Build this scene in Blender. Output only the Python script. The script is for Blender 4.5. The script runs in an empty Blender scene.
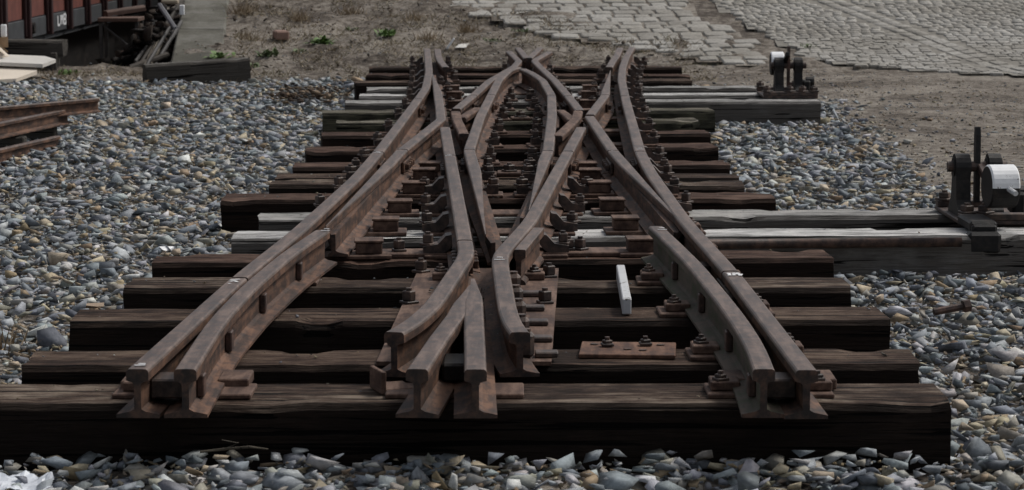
import bpy, bmesh, math, random
import numpy as np
from mathutils import Vector, Matrix, noise
random.seed(7); RS = np.random.RandomState(11)
R = math.radians
scene = bpy.context.scene
col = scene.collection

# ------------------------------------------------------------------ camera, sky, sun, exposure
F_PX, CAM_Z, HORIZON_V = 2560.0, 1.27, -84.0
PITCH = math.atan((245 - HORIZON_V) / F_PX)
cam_d = bpy.data.cameras.new('camera'); cam = bpy.data.objects.new('camera', cam_d); col.objects.link(cam)
cam.location = (0, 0, CAM_Z); cam.rotation_euler = (math.pi / 2 - PITCH, 0, 0)
cam_d.sensor_width = 36.0; cam_d.lens = F_PX / 1024 * 36.0; cam_d.clip_start = 0.1; cam_d.clip_end = 2000
cam_d.dof.use_dof = True; cam_d.dof.focus_distance = 8.2; cam_d.dof.aperture_fstop = 13.0
scene.camera = cam

SUN_EL, SUN_AZ = 52, 58          # azimuth measured clockwise from +Y (away from the camera), sun behind the scene to the right
w = bpy.data.worlds.new('World'); scene.world = w; w.use_nodes = True
wn = w.node_tree; bg = wn.nodes['Background']
sky = wn.nodes.new('ShaderNodeTexSky'); sky.sky_type = 'NISHITA'; sky.sun_disc = False
sky.sun_elevation = R(SUN_EL); sky.sun_rotation = R(SUN_AZ); sky.dust_density = 4.0; sky.air_density = 1.0
hs = wn.nodes.new('ShaderNodeHueSaturation'); hs.inputs['Saturation'].default_value = 0.38
wn.links.new(sky.outputs[0], hs.inputs['Color']); wn.links.new(hs.outputs[0], bg.inputs[0]); bg.inputs[1].default_value = 0.085
sun_d = bpy.data.lights.new('sun', 'SUN'); sun_d.energy = 1.5; sun_d.angle = R(12); sun_d.color = (1.0, 0.96, 0.9)
sun = bpy.data.objects.new('sun', sun_d); col.objects.link(sun)
sd = Vector((math.sin(R(SUN_AZ)) * math.cos(R(SUN_EL)), math.cos(R(SUN_AZ)) * math.cos(R(SUN_EL)), math.sin(R(SUN_EL))))
sun.rotation_euler = (-sd).to_track_quat('-Z', 'Y').to_euler(); sun.location = (4, 6, 12)
vs = scene.view_settings; vs.view_transform = 'Standard'; vs.look = 'None'; vs.exposure = 0.32; vs.gamma = 1.0; vs.use_curve_mapping = False
scene.cycles.use_denoising = True

# ------------------------------------------------------------------ pixel -> place (a pixel gives a direction, the surface it touches the distance)
cp, sp = math.cos(PITCH), math.sin(PITCH)
def ray(u, v):
    a = (u - 512) / F_PX; b = (245 - v) / F_PX
    return Vector((a, cp + b * sp, -sp + b * cp))
def at(u, v, z):
    d = ray(u, v); t = (z - CAM_Z) / d.z
    return Vector((d.x * t, d.y * t, z))
def atY(u, v, y):
    d = ray(u, v); t = y / d.y
    return Vector((d.x * t, y, CAM_Z + d.z * t))

Z_TIE, Z_PLATE, RAIL_H = 0.135, 0.147, 0.112
Z_RAIL = Z_PLATE + RAIL_H

# ------------------------------------------------------------------ terrain
def sstep(a, b, x):
    t = np.clip((x - a) / (b - a), 0, 1); return t * t * (3 - 2 * t)
def wall_x(y): return -2.80 - 0.087 * (y - 21.0)
def terrain(x, y):
    x = np.asarray(x, float); y = np.asarray(y, float)
    k = 0.22; yy = np.minimum(y, 31.0)
    ramp = 0.15 * k * np.logaddexp(0, (yy - 20.75) / k)
    pit = -0.55 * sstep(21.2, 24.2, y) * (1 - sstep(40, 60, y))
    m = sstep(-0.06, 0.06, x - (wall_x(y) + 0.06))
    m = np.where(y < 20.7, 1.0, m)
    return ramp * m + pit * (1 - m)
def hit(u, v):
    d = ray(u, v); t = 3.0
    for i in range(4000):
        p = d * t
        if CAM_Z + p.z <= float(terrain(p.x, p.y)): break
        t += 0.01
    return Vector((p.x, p.y, CAM_Z + p.z))
def tz(x, y): return float(terrain(x, y))

# ------------------------------------------------------------------ helpers
W = {}
def tag(o, label=None, cat=None, group=None, kind=None):
    if label: o['label'] = label
    if cat: o['category'] = cat
    if group: o['group'] = group
    if kind: o['kind'] = kind
    return o
def put(o, M=None, parent=None):
    M = M or Matrix.Identity(4)
    col.objects.link(o); W[o] = M
    if parent is not None:
        o.parent = parent; o.matrix_parent_inverse = Matrix.Identity(4)
        o.matrix_basis = W[parent].inverted() @ M
    else: o.matrix_basis = M
    return o
def empty(name, loc, rz=0):
    o = bpy.data.objects.new(name, None); o.empty_display_size = 0.1
    return put(o, Matrix.Translation(loc) @ Matrix.Rotation(rz, 4, 'Z'))
def TR(loc, rz=0, s=(1, 1, 1)):
    return Matrix.Translation(loc) @ Matrix.Rotation(rz, 4, 'Z') @ Matrix.Diagonal((*s, 1))
def mesh(name, verts, faces, mats, fm=None, smooth=False):
    me = bpy.data.meshes.new(name); me.from_pydata([tuple(v) for v in verts], [], faces)
    for m in (mats if isinstance(mats, (list, tuple)) else [mats]): me.materials.append(m)
    if fm: me.polygons.foreach_set('material_index', fm)
    if smooth: me.polygons.foreach_set('use_smooth', [True] * len(me.polygons))
    me.update(); return me
def wobj(name, verts, faces, mats, parent=None, fm=None, smooth=False):
    """verts in world space; origin set at the base centre"""
    c = Vector((sum(v[0] for v in verts) / len(verts), sum(v[1] for v in verts) / len(verts), min(v[2] for v in verts)))
    me = mesh(name, [Vector(v) - c for v in verts], faces, mats, fm, smooth)
    return put(bpy.data.objects.new(name, me), Matrix.Translation(c), parent)
def inst(name, me, M, parent=None):
    return put(bpy.data.objects.new(name, me), M, parent)

class MB:
    """collects shapes of ONE part"""
    def __init__(s): s.v = []; s.f = []
    def add(s, vs, fs):
        b = len(s.v); s.v += [Vector(v) for v in vs]; s.f += [tuple(i + b for i in f) for f in fs]; return s
    def box(s, c, d, M=None, ch=0.0):
        x, y, z = d[0] / 2, d[1] / 2, d[2] / 2; c = Vector(c)
        ch = min(ch, x * .45, y * .45, z * .45)
        if ch <= 0:
            vs = [Vector((sx * x, sy * y, sz * z)) + c for sz in (-1, 1) for sy in (-1, 1) for sx in (-1, 1)]
            fs = [(0, 2, 3, 1), (4, 5, 7, 6), (0, 1, 5, 4), (2, 6, 7, 3), (0, 4, 6, 2), (1, 3, 7, 5)]
        else:
            bm = bmesh.new(); bmesh.ops.create_cube(bm, size=1)
            for v in bm.verts: v.co = Vector((v.co.x * 2 * x, v.co.y * 2 * y, v.co.z * 2 * z))
            bmesh.ops.bevel(bm, geom=bm.edges[:], offset=ch, segments=1, affect='EDGES')
            bm.verts.ensure_lookup_table(); vs = [v.co + c for v in bm.verts]; fs = [[v.index for v in f.verts] for f in bm.faces]; bm.free()
        if M is not None: vs = [M @ v for v in vs]
        return s.add(vs, fs)
    def tube(s, pts, rad, n=10, cap=True):
        pts = [Vector(p) for p in pts]; rad = rad if isinstance(rad, (list, tuple)) else [rad] * len(pts)
        vs = []; fs = []
        for i, p in enumerate(pts):
            t = (pts[min(i + 1, len(pts) - 1)] - pts[max(i - 1, 0)]).normalized()
            a = t.cross(Vector((0, 0, 1)));
            if a.length < 1e-3: a = t.cross(Vector((1, 0, 0)))
            a.normalize(); b = a.cross(t)
            vs += [p + (a * math.cos(2 * math.pi * k / n) + b * math.sin(2 * math.pi * k / n)) * rad[i] for k in range(n)]
        for i in range(len(pts) - 1):
            for k in range(n):
                fs.append((i * n + k, i * n + (k + 1) % n, (i + 1) * n + (k + 1) % n, (i + 1) * n + k))
        if cap: fs += [tuple(range(n)), tuple(reversed(range((len(pts) - 1) * n, len(pts) * n)))]
        return s.add(vs, fs)
    def prism(s, poly, axis, t0, t1, M=None):
        """poly 2-D outline, extruded along axis ('x','y','z') from t0 to t1"""
        def P(a, b, t): return Vector({'x': (t, a, b), 'y': (a, t, b), 'z': (a, b, t)}[axis])
        n = len(poly); vs = [P(a, b, t0) for a, b in poly] + [P(a, b, t1) for a, b in poly]
        if M is not None: vs = [M @ v for v in vs]
        fs = [tuple(range(n)), tuple(range(2 * n - 1, n - 1, -1))] + [(i, n + i, n + (i + 1) % n, (i + 1) % n) for i in range(n)]
        return s.add(vs, fs)
    def build(s, name, mat, parent=None, smooth=False): return wobj(name, s.v, s.f, mat, parent, None, smooth)
    def mesh(s, name, mat): return mesh(name, s.v, s.f, mat)

# ------------------------------------------------------------------ materials
def newmat(name):
    m = bpy.data.materials.new(name); m.use_nodes = True
    nt = m.node_tree; return m, nt, nt.nodes['Principled BSDF']
def N(nt, t, **kw):
    n = nt.nodes.new(t)
    for k, v in kw.items():
        if k in n.inputs: n.inputs[k].default_value = v
        else: setattr(n, k, v)
    return n
def ramp(nt, fac, stops):
    r = nt.nodes.new('ShaderNodeValToRGB'); e = r.color_ramp.elements
    while len(e) < len(stops): e.new(0.5)
    for i, (p, c) in enumerate(stops):
        e[i].position = p; e[i].color = (*c, 1) if len(c) == 3 else c
    nt.links.new(fac, r.inputs[0]); return r.outputs[0]
def mixc(nt, fac, a, b, mode='MIX'):
    m = nt.nodes.new('ShaderNodeMix'); m.data_type = 'RGBA'; m.blend_type = mode
    for sock, val in ((0, fac), (6, a), (7, b)):
        if isinstance(val, (int, float)): m.inputs[sock].default_value = val
        elif isinstance(val, tuple): m.inputs[sock].default_value = (*val, 1)
        else: nt.links.new(val, m.inputs[sock])
    return m.outputs[2]
def math_(nt, op, a, b=0.0):
    m = nt.nodes.new('ShaderNodeMath'); m.operation = op
    for i, val in enumerate((a, b)):
        if isinstance(val, (int, float)): m.inputs[i].default_value = val
        else: nt.links.new(val, m.inputs[i])
    return m.outputs[0]
def coords(nt, scale=(1, 1, 1), rnd=True, kind='Object'):
    tc = nt.nodes.new('ShaderNodeTexCoord'); mp = nt.nodes.new('ShaderNodeMapping'); mp.inputs['Scale'].default_value = scale
    nt.links.new(tc.outputs[kind], mp.inputs['Vector'])
    if rnd:
        oi = nt.nodes.new('ShaderNodeObjectInfo'); k = math_(nt, 'MULTIPLY', oi.outputs['Random'], 37.0)
        cb = nt.nodes.new('ShaderNodeCombineXYZ')
        for i in range(3): nt.links.new(k, cb.inputs[i])
        nt.links.new(cb.outputs[0], mp.inputs['Location'])
    return mp.outputs[0]
def noise_(nt, vec, scale, detail=6, rough=0.6, dist=0.0):
    n = N(nt, 'ShaderNodeTexNoise', Scale=scale, Detail=detail, Roughness=rough, Distortion=dist)
    nt.links.new(vec, n.inputs['Vector']); return n.outputs['Fac']
def bump(nt, bsdf, h, strength, dist=0.01):
    b = N(nt, 'ShaderNodeBump', Strength=strength, Distance=dist); nt.links.new(h, b.inputs['Height']); nt.links.new(b.outputs[0], bsdf.inputs['Normal'])
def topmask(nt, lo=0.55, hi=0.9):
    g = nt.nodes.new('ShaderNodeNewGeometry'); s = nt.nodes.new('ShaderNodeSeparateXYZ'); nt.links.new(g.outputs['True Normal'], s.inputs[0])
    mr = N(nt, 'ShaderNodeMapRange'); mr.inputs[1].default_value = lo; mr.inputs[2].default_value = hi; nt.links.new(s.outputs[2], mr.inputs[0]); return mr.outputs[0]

def mat_wood(name, dark, mid, light, side, light_pos=0.59, spec=0.12, moss=None):
    """weathered upper face, tarred flanks; grain runs along local x"""
    m, nt, b = newmat(name)
    v = coords(nt, (2.0, 26, 26)); v2 = coords(nt, (1.1, 2.6, 2.6)); v3 = coords(nt, (3, 60, 60))
    g = noise_(nt, v, 2.2, 8, 0.62, 0.4); big = noise_(nt, v2, 1.6, 4, 0.6); fine = noise_(nt, v3, 3, 4, 0.6)
    blot = noise_(nt, coords(nt, (5, 9, 9)), 2.0, 7, 0.68)
    s = math_(nt, 'ADD', math_(nt, 'MULTIPLY', g, 0.30), math_(nt, 'ADD', math_(nt, 'MULTIPLY', big, 0.35), math_(nt, 'MULTIPLY', blot, 0.35)))
    top = ramp(nt, s, [(0.42, dark), (0.495, mid), (light_pos, light)])
    if moss:
        mk = ramp(nt, noise_(nt, coords(nt, (2, 5, 5)), 3, 5), [(0.42, (0, 0, 0)), (0.62, (1, 1, 1))])
        top = mixc(nt, mk, top, moss); side_c = mixc(nt, mk, side, moss)
    else: side_c = side
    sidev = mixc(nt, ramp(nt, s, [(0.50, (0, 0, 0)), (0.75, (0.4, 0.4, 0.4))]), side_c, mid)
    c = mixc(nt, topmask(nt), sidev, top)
    crk = noise_(nt, coords(nt, (0.7, 34, 34)), 2.0, 3, 0.5, 0.6)
    cr = ramp(nt, crk, [(0.385, (0.08, 0.08, 0.08)), (0.415, (1, 1, 1))])
    c = mixc(nt, 1.0, c, cr, 'MULTIPLY')
    nt.links.new(c, b.inputs['Base Color']); b.inputs['Roughness'].default_value = 0.85; b.inputs['Specular IOR Level'].default_value = spec
    bump(nt, b, math_(nt, 'ADD', math_(nt, 'MULTIPLY', g, 1.4), math_(nt, 'ADD', math_(nt, 'MULTIPLY', fine, 0.4), math_(nt, 'MULTIPLY', cr, 0.35))), 0.9, 0.012)
    return m
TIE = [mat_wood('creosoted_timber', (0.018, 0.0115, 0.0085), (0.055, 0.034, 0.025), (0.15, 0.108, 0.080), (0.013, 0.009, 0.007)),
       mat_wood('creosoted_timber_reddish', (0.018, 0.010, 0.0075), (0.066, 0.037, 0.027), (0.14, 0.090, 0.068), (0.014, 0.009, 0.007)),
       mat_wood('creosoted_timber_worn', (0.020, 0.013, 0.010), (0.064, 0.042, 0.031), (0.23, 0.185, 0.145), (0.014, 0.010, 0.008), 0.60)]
GREY = mat_wood('silvered_timber', (0.22, 0.215, 0.205), (0.46, 0.455, 0.445), (0.66, 0.65, 0.63), (0.120, 0.110, 0.100), 0.56)
GREYD = mat_wood('grey_timber', (0.12, 0.118, 0.112), (0.28, 0.275, 0.265), (0.43, 0.415, 0.395), (0.100, 0.092, 0.084), 0.58)
GREEN = mat_wood('mossy_timber', (0.05, 0.045, 0.035), (0.14, 0.125, 0.10), (0.27, 0.245, 0.205), (0.022, 0.022, 0.017), 0.60, moss=(0.085, 0.080, 0.056))

def mat_steel(name, base, light, dark, rough=0.55, metal=0.0, scale=18, bstr=0.25, spec=0.4):
    m, nt, b = newmat(name)
    v = coords(nt, (1, 1, 1)); n1 = noise_(nt, v, scale, 7, 0.7); n2 = noise_(nt, coords(nt, (9, 1.2, 9)), 4.0, 5, 0.65); n3 = noise_(nt, v, 160, 3, 0.6)
    s = math_(nt, 'ADD', math_(nt, 'MULTIPLY', n1, 0.5), math_(nt, 'MULTIPLY', n2, 0.5))
    c = ramp(nt, s, [(0.42, dark), (0.5, base), (0.585, light)])
    nt.links.new(c, b.inputs['Base Color']); b.inputs['Metallic'].default_value = metal
    r = N(nt, 'ShaderNodeMapRange'); r.inputs[3].default_value = rough - 0.12; r.inputs[4].default_value = rough + 0.15
    nt.links.new(n1, r.inputs[0]); nt.links.new(r.outputs[0], b.inputs['Roughness']); b.inputs['Specular IOR Level'].default_value = spec
    bump(nt, b, math_(nt, 'ADD', n1, math_(nt, 'MULTIPLY', n3, 0.5)), bstr, 0.004)
    return m
RUST = mat_steel('rusty_rail_flank', (0.076, 0.042, 0.029), (0.155, 0.083, 0.052), (0.030, 0.019, 0.015), 0.72, 0, 14, 0.35, 0.3)
HEAD = mat_steel('worn_rail_head', (0.080, 0.050, 0.037), (0.150, 0.102, 0.079), (0.036, 0.022, 0.016), 0.42, 0.0, 30, 0.22, 0.36)
CUT = mat_steel('dark_rail_end', (0.050, 0.032, 0.025), (0.095, 0.054, 0.038), (0.022, 0.017, 0.015), 0.75, 0, 30)
RUSTD = mat_steel('old_brown_rail', (0.055, 0.033, 0.025), (0.100, 0.058, 0.042), (0.026, 0.017, 0.014), 0.6, 0, 14, 0.35, 0.35)
PLATE = mat_steel('rusty_plate', (0.098, 0.058, 0.042), (0.165, 0.105, 0.078), (0.052, 0.030, 0.023), 0.75, 0, 12, 0.35, 0.3)
PLATER = mat_steel('red_rust_plate', (0.120, 0.062, 0.040), (0.19, 0.105, 0.068), (0.058, 0.030, 0.022), 0.78, 0, 12, 0.35, 0.3)
BOLT = mat_steel('greasy_bolt_steel', (0.060, 0.042, 0.035), (0.105, 0.068, 0.052), (0.028, 0.021, 0.019), 0.55, 0, 30, 0.3, 0.4)
IRON = mat_steel('black_cast_iron', (0.012, 0.011, 0.011), (0.028, 0.023, 0.020), (0.007, 0.0065, 0.0065), 0.55, 0, 12, 0.25, 0.3)
RODM = mat_steel('rusty_rod', (0.060, 0.034, 0.026), (0.11, 0.058, 0.042), (0.032, 0.019, 0.016), 0.6)
GREENW = mat_steel('mossy_rail_web', (0.070, 0.058, 0.042), (0.105, 0.078, 0.058), (0.046, 0.050, 0.022), 0.8)

def mat_flat(name, c, rough=0.7, var=0.25, scale=9, bstr=0.15, spec=0.3):
    m, nt, b = newmat(name)
    n1 = noise_(nt, coords(nt), scale, 6, 0.6)
    nt.links.new(ramp(nt, n1, [(0.32, tuple(x * (1 - var) for x in c)), (0.68, tuple(min(1, x * (1 + var)) for x in c))]), b.inputs['Base Color'])
    b.inputs['Roughness'].default_value = rough; b.inputs['Specular IOR Level'].default_value = spec
    bump(nt, b, n1, bstr, 0.01); return m
def mat_chipped(name, c, chip, thr):
    m, nt, b = newmat(name); v = coords(nt)
    n1 = noise_(nt, v, 26, 7, 0.7); n2 = noise_(nt, v, 7, 5, 0.65)
    col_ = ramp(nt, n2, [(0.32, tuple(x * .85 for x in c)), (0.5, c)])
    nt.links.new(mixc(nt, ramp(nt, n1, [(thr - .02, (1, 1, 1)), (thr + .01, (0, 0, 0))]), col_, chip), b.inputs['Base Color'])
    b.inputs['Roughness'].default_value = 0.5; bump(nt, b, n1, 0.25, 0.004); return m
WHITE = mat_chipped('white_paint', (0.84, 0.85, 0.86), (0.10, 0.075, 0.06), 0.36)
SILVER = mat_chipped('pale_bar_paint', (0.52, 0.53, 0.54), (0.08, 0.07, 0.06), 0.40)
CREAM = mat_flat('cream_board', (0.62, 0.55, 0.46), 0.7, 0.08, 4)
BOXBROWN = mat_flat('raw_board_edge', (0.34, 0.24, 0.15), 0.8)
WAGRED = mat_flat('faded_red_wagon_board', (0.125, 0.040, 0.030), 0.75, 0.3, 6)
WAGGREY = mat_flat('dull_grey_wagon_sill', (0.045, 0.048, 0.052), 0.7, 0.3, 5)
WAGPOST = mat_flat('dark_red_wagon_post', (0.030, 0.012, 0.012), 0.6, 0.3, 6)
DARKWOOD = mat_wood('old_black_beam', (0.025, 0.023, 0.020), (0.080, 0.074, 0.066), (0.16, 0.150, 0.136), (0.070, 0.064, 0.057))
PALEWOOD = mat_wood('pale_plank', (0.12, 0.105, 0.085), (0.20, 0.175, 0.145), (0.28, 0.25, 0.21), (0.10, 0.088, 0.07))
SCRAP = mat_flat('grey_scrap_metal', (0.055, 0.052, 0.05), 0.6, 0.35)
CONC = None
def mat_concrete():
    m, nt, b = newmat('mossy_concrete')
    v = coords(nt); n1 = noise_(nt, v, 2.2, 8, 0.65); n2 = noise_(nt, v, 40, 5, 0.7)
    c = ramp(nt, n1, [(0.40, (0.050, 0.047, 0.033)), (0.5, (0.090, 0.085, 0.066)), (0.62, (0.145, 0.140, 0.120))])
    c = mixc(nt, 1.0, c, ramp(nt, n2, [(0.3, (0.65, 0.65, 0.65)), (0.55, (1, 1, 1))]), 'MULTIPLY')
    nt.links.new(c, b.inputs['Base Color']); b.inputs['Roughness'].default_value = 0.9; bump(nt, b, n2, 0.4, 0.01); return m
CONC = mat_concrete()
def mat_ground():
    m, nt, b = newmat('bare_earth')
    v = coords(nt, rnd=False); n1 = noise_(nt, v, 1.1, 6, 0.65); n2 = noise_(nt, v, 13, 8, 0.7); n3 = noise_(nt, v, 60, 5, 0.7)
    s = math_(nt, 'ADD', math_(nt, 'MULTIPLY', n1, 0.45), math_(nt, 'MULTIPLY', n2, 0.55))
    c = ramp(nt, s, [(0.43, (0.068, 0.056, 0.046)), (0.495, (0.150, 0.129, 0.108)), (0.57, (0.255, 0.229, 0.196))])
    c = mixc(nt, 1.0, c, ramp(nt, n3, [(0.32, (0.55, 0.55, 0.55)), (0.5, (1, 1, 1)), (0.72, (1.25, 1.25, 1.25))]), 'MULTIPLY')
    nt.links.new(c, b.inputs['Base Color']); b.inputs['Roughness'].default_value = 0.95; b.inputs['Specular IOR Level'].default_value = 0.15
    bump(nt, b, math_(nt, 'ADD', n2, math_(nt, 'MULTIPLY', n3, 0.5)), 0.6, 0.03); return m
EARTH = mat_ground()
def mat_attr(name, rough=0.8, nscale=60, bstr=0.35, spec=0.3, var=0.3):
    m, nt, b = newmat(name)
    a = nt.nodes.new('ShaderNodeAttribute'); a.attribute_name = 'tone'
    n1 = noise_(nt, coords(nt, rnd=False), nscale, 5, 0.65)
    c = mixc(nt, 1.0, a.outputs['Color'], ramp(nt, n1, [(0.3, (1 - var,) * 3), (0.7, (1 + var,) * 3)]), 'MULTIPLY')
    nt.links.new(c, b.inputs['Base Color']); b.inputs['Roughness'].default_value = rough; b.inputs['Specular IOR Level'].default_value = spec
    bump(nt, b, n1, bstr, 0.006); return m
STONE = mat_attr('crushed_stone', 0.85, 55, 0.45, 0.2, 0.3)
STRAW = mat_attr('dry_straw', 0.9, 20, 0.0, 0.1, 0.2)
def mat_cobble():
    m, nt, b = newmat('granite_sett')
    oi = nt.nodes.new('ShaderNodeObjectInfo'); a = nt.nodes.new('ShaderNodeAttribute'); a.attribute_name = 'tone'
    f = math_(nt, 'FRACT', math_(nt, 'ADD', oi.outputs['Random'], a.outputs['Fac']))
    g = nt.nodes.new('ShaderNodeNewGeometry'); n1 = N(nt, 'ShaderNodeTexNoise', Scale=45.0, Detail=5.0); nt.links.new(g.outputs['Position'], n1.inputs['Vector'])
    n2 = N(nt, 'ShaderNodeTexNoise', Scale=1.3, Detail=4.0); nt.links.new(g.outputs['Position'], n2.inputs['Vector'])
    c = ramp(nt, f, [(0.0, (0.24, 0.227, 0.203)), (0.35, (0.275, 0.262, 0.237)), (0.7, (0.303, 0.290, 0.264)), (1.0, (0.35, 0.337, 0.31))])
    c = mixc(nt, 1.0, c, ramp(nt, n1.outputs['Fac'], [(0.3, (0.72, 0.72, 0.72)), (0.7, (1.2, 1.2, 1.2))]), 'MULTIPLY')
    c = mixc(nt, 1.0, c, ramp(nt, n2.outputs['Fac'], [(0.35, (0.72, 0.70, 0.66)), (0.6, (1.0, 1.0, 1.0))]), 'MULTIPLY')
    nt.links.new(c, b.inputs['Base Color']); b.inputs['Roughness'].default_value = 0.8; bump(nt, b, n1.outputs['Fac'], 0.4, 0.006); return m
SETT = mat_cobble()
LEAF = mat_flat('weed_leaf', (0.115, 0.19, 0.055), 0.6, 0.35, 8)
LEAF2 = mat_flat('dull_weed_leaf', (0.12, 0.155, 0.075), 0.65, 0.3, 8)
BRICKM = mat_flat('old_brick', (0.24, 0.155, 0.125), 0.9, 0.2)

# ------------------------------------------------------------------ ground
def axis(lo, hi, step, outer):
    d = list(np.arange(lo, hi + 1e-6, step)); return np.array([-o for o in reversed(outer)] + d + list(outer)) if lo < 0 else None
xs = np.concatenate([[-300, -120, -50, -25, -14, -10], np.arange(-7.5, 7.51, 0.09), [10, 14, 25, 50, 120, 300]])
ys = np.concatenate([[-250, -100, -40, -15, -5, 0, 2.5], np.arange(4, 31.01, 0.09), [33, 36, 42, 50, 60, 90, 150, 300, 500]])
X, Y = np.meshgrid(xs, ys); Zg = terrain(X, Y)
def nz(X, Y, s, seed):
    out = np.zeros(X.shape)
    for i in np.ndindex(X.shape): out[i] = noise.noise(Vector((X[i] * s + seed, Y[i] * s, seed)))
    return out
near = (np.abs(X) < 7.6) & (Y > 3.9) & (Y < 31.1)
n_lo = nz(X, Y, 1.1, 3.3); n_hi = nz(X, Y, 4.5, 8.1)
bank = sstep(20.3, 21.3, Y) * (1 - sstep(-1.2, 1.5, X + (Y - 23.9)))
Zg = Zg + near * ((n_lo * 0.018 + n_hi * 0.008) + bank * (n_lo * 0.05 + n_hi * 0.04)) - 0.03 * (1 - sstep(19.2, 20.4, Y)) * near * (1 - sstep(1.9, 2.3, X))
nx, ny = len(xs), len(ys)
idx = np.arange(nx * ny).reshape(ny, nx)
faces = np.stack([idx[:-1, :-1], idx[:-1, 1:], idx[1:, 1:], idx[1:, :-1]], -1).reshape(-1, 4).tolist()
g = put(bpy.data.objects.new('ground', mesh('ground', np.stack([X, Y, Zg], -1).reshape(-1, 3).tolist(), faces, EARTH, smooth=True)))
tag(g, kind='structure')
def gz(x, y):
    i = min(max(np.searchsorted(xs, x), 1), nx - 1); j = min(max(np.searchsorted(ys, y), 1), ny - 1)
    return float(Zg[j, i])

# ------------------------------------------------------------------ the railway switch
root = empty('railway_switch', (0.05, 12.6, 0.0))
tag(root, 'dismantled double slip railway switch of rusty rails on dark wooden sleepers', 'railway switch')

# sleepers: (left u, left v, right u, right v) of the front upper edge, material, width
TIES = [(-25, 404, 952, 403, TIE[2], .27), (22, 366, 922, 364, TIE[0], .25), (68, 322, 890, 320, TIE[0], .26), (123, 288, 852, 288, TIE[2], .25),
        (152, 263, 833, 258, TIE[1], .23), (232, 239, 1108, 235, GREY, .25), (258, 220, 1084, 214, GREYD, .25), (221, 200, 776, 198.5, TIE[1], .26),
        (269, 184.5, 745, 186, TIE[2], .24), (275, 178, 740, 178, TIE[0], .22), (293, 167.6, 731, 165, TIE[1], .26), (306, 151, 718, 147, TIE[1], .26),
        (321.5, 136, 711, 133.5, TIE[1], .26), (337, 123, 700, 120.5, GREEN, .22), (322.5, 113, 715, 110.5, GREEN, .25), (345, 103, 821, 101.2, GREYD, .26),
        (359, 96, 815, 95, GREY, .24), (367, 89, 772, 87.5, GREYD, .22), (356, 83, 693, 80.5, TIE[0], .26), (366, 75, 690, 76, TIE[1], .26), (369, 68, 682, 67.5, TIE[0], .26)]
ties = []
def sleeper_mesh(L, wd, h, mat, seed):
    """rough sawn beam along x, top at z = 0, chipped and slightly hollow edges"""
    n = max(10, int(L / 0.045)); ring = []
    rnd = random.Random(seed)
    hw = wd / 2; ch = 0.012
    prof = [(-hw, -h), (hw, -h), (hw, -h * .5), (hw, -ch * 1.3), (hw - ch, 0), (hw * .4, 0), (-hw * .4, 0), (-hw + ch, 0), (-hw, -ch * 1.3), (-hw, -h * .5)]
    vs = []; fs = []; k = len(prof)
    for i in range(n + 1):
        x = -L / 2 + L * i / n
        endf = 1.0 if 0 < i < n else 0.0
        for j, (a, b) in enumerate(prof):
            q = Vector((x * 2.2 + seed * 3.1, a * 9, b * 9 + seed))
            d1 = noise.noise(q); d2 = noise.noise(q * 3.1)
            da = (d1 * .003 + d2 * .003); db = -abs(d1 * .002 + d2 * .003)
            if j in (3, 4, 7, 8):                                   # worn arrises
                chip = max(0, noise.noise(Vector((x * 5.5, seed * 7.7, j // 5 * 5.0))) - .22) * .042
                db -= chip; da += -chip * (.8 if a > 0 else -.8)
            if j in (0, 1): db = 0
            ex = 0
            if i in (0, n): ex = (d2 * .012 + .0)
            vs.append((x + ex, a + da, b + (db if b > -h * .9 else 0)))
    for i in range(n):
        for j in range(k):
            fs.append((i * k + j, i * k + (j + 1) % k, (i + 1) * k + (j + 1) % k, (i + 1) * k + j))
    fs += [tuple(reversed(range(k))), tuple(range(n * k, n * k + k))]
    fs = [tuple(reversed(f)) for f in fs]
    return mesh('sleeper', vs, fs, mat)
for i, (ul, vl, ur, vr, m, wd) in enumerate(TIES):
    a = at(ul, vl, Z_TIE); b = at(ur, vr, Z_TIE)
    d = (b - a); L = d.length; ang = math.atan2(d.y, d.x)
    c = (a + b) / 2 + Vector((-math.sin(ang), math.cos(ang), 0)) * wd / 2
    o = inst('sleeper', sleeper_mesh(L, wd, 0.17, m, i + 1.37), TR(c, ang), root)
    ties.append(dict(o=o, c=c, ang=ang, L=L, w=wd, a=a, b=b))
tag(ties[5]['o'], 'long silvery sleeper timber carrying the weighted lever'); tag(ties[16]['o'], 'long silvery sleeper timber under the far weighted lever')

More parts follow.
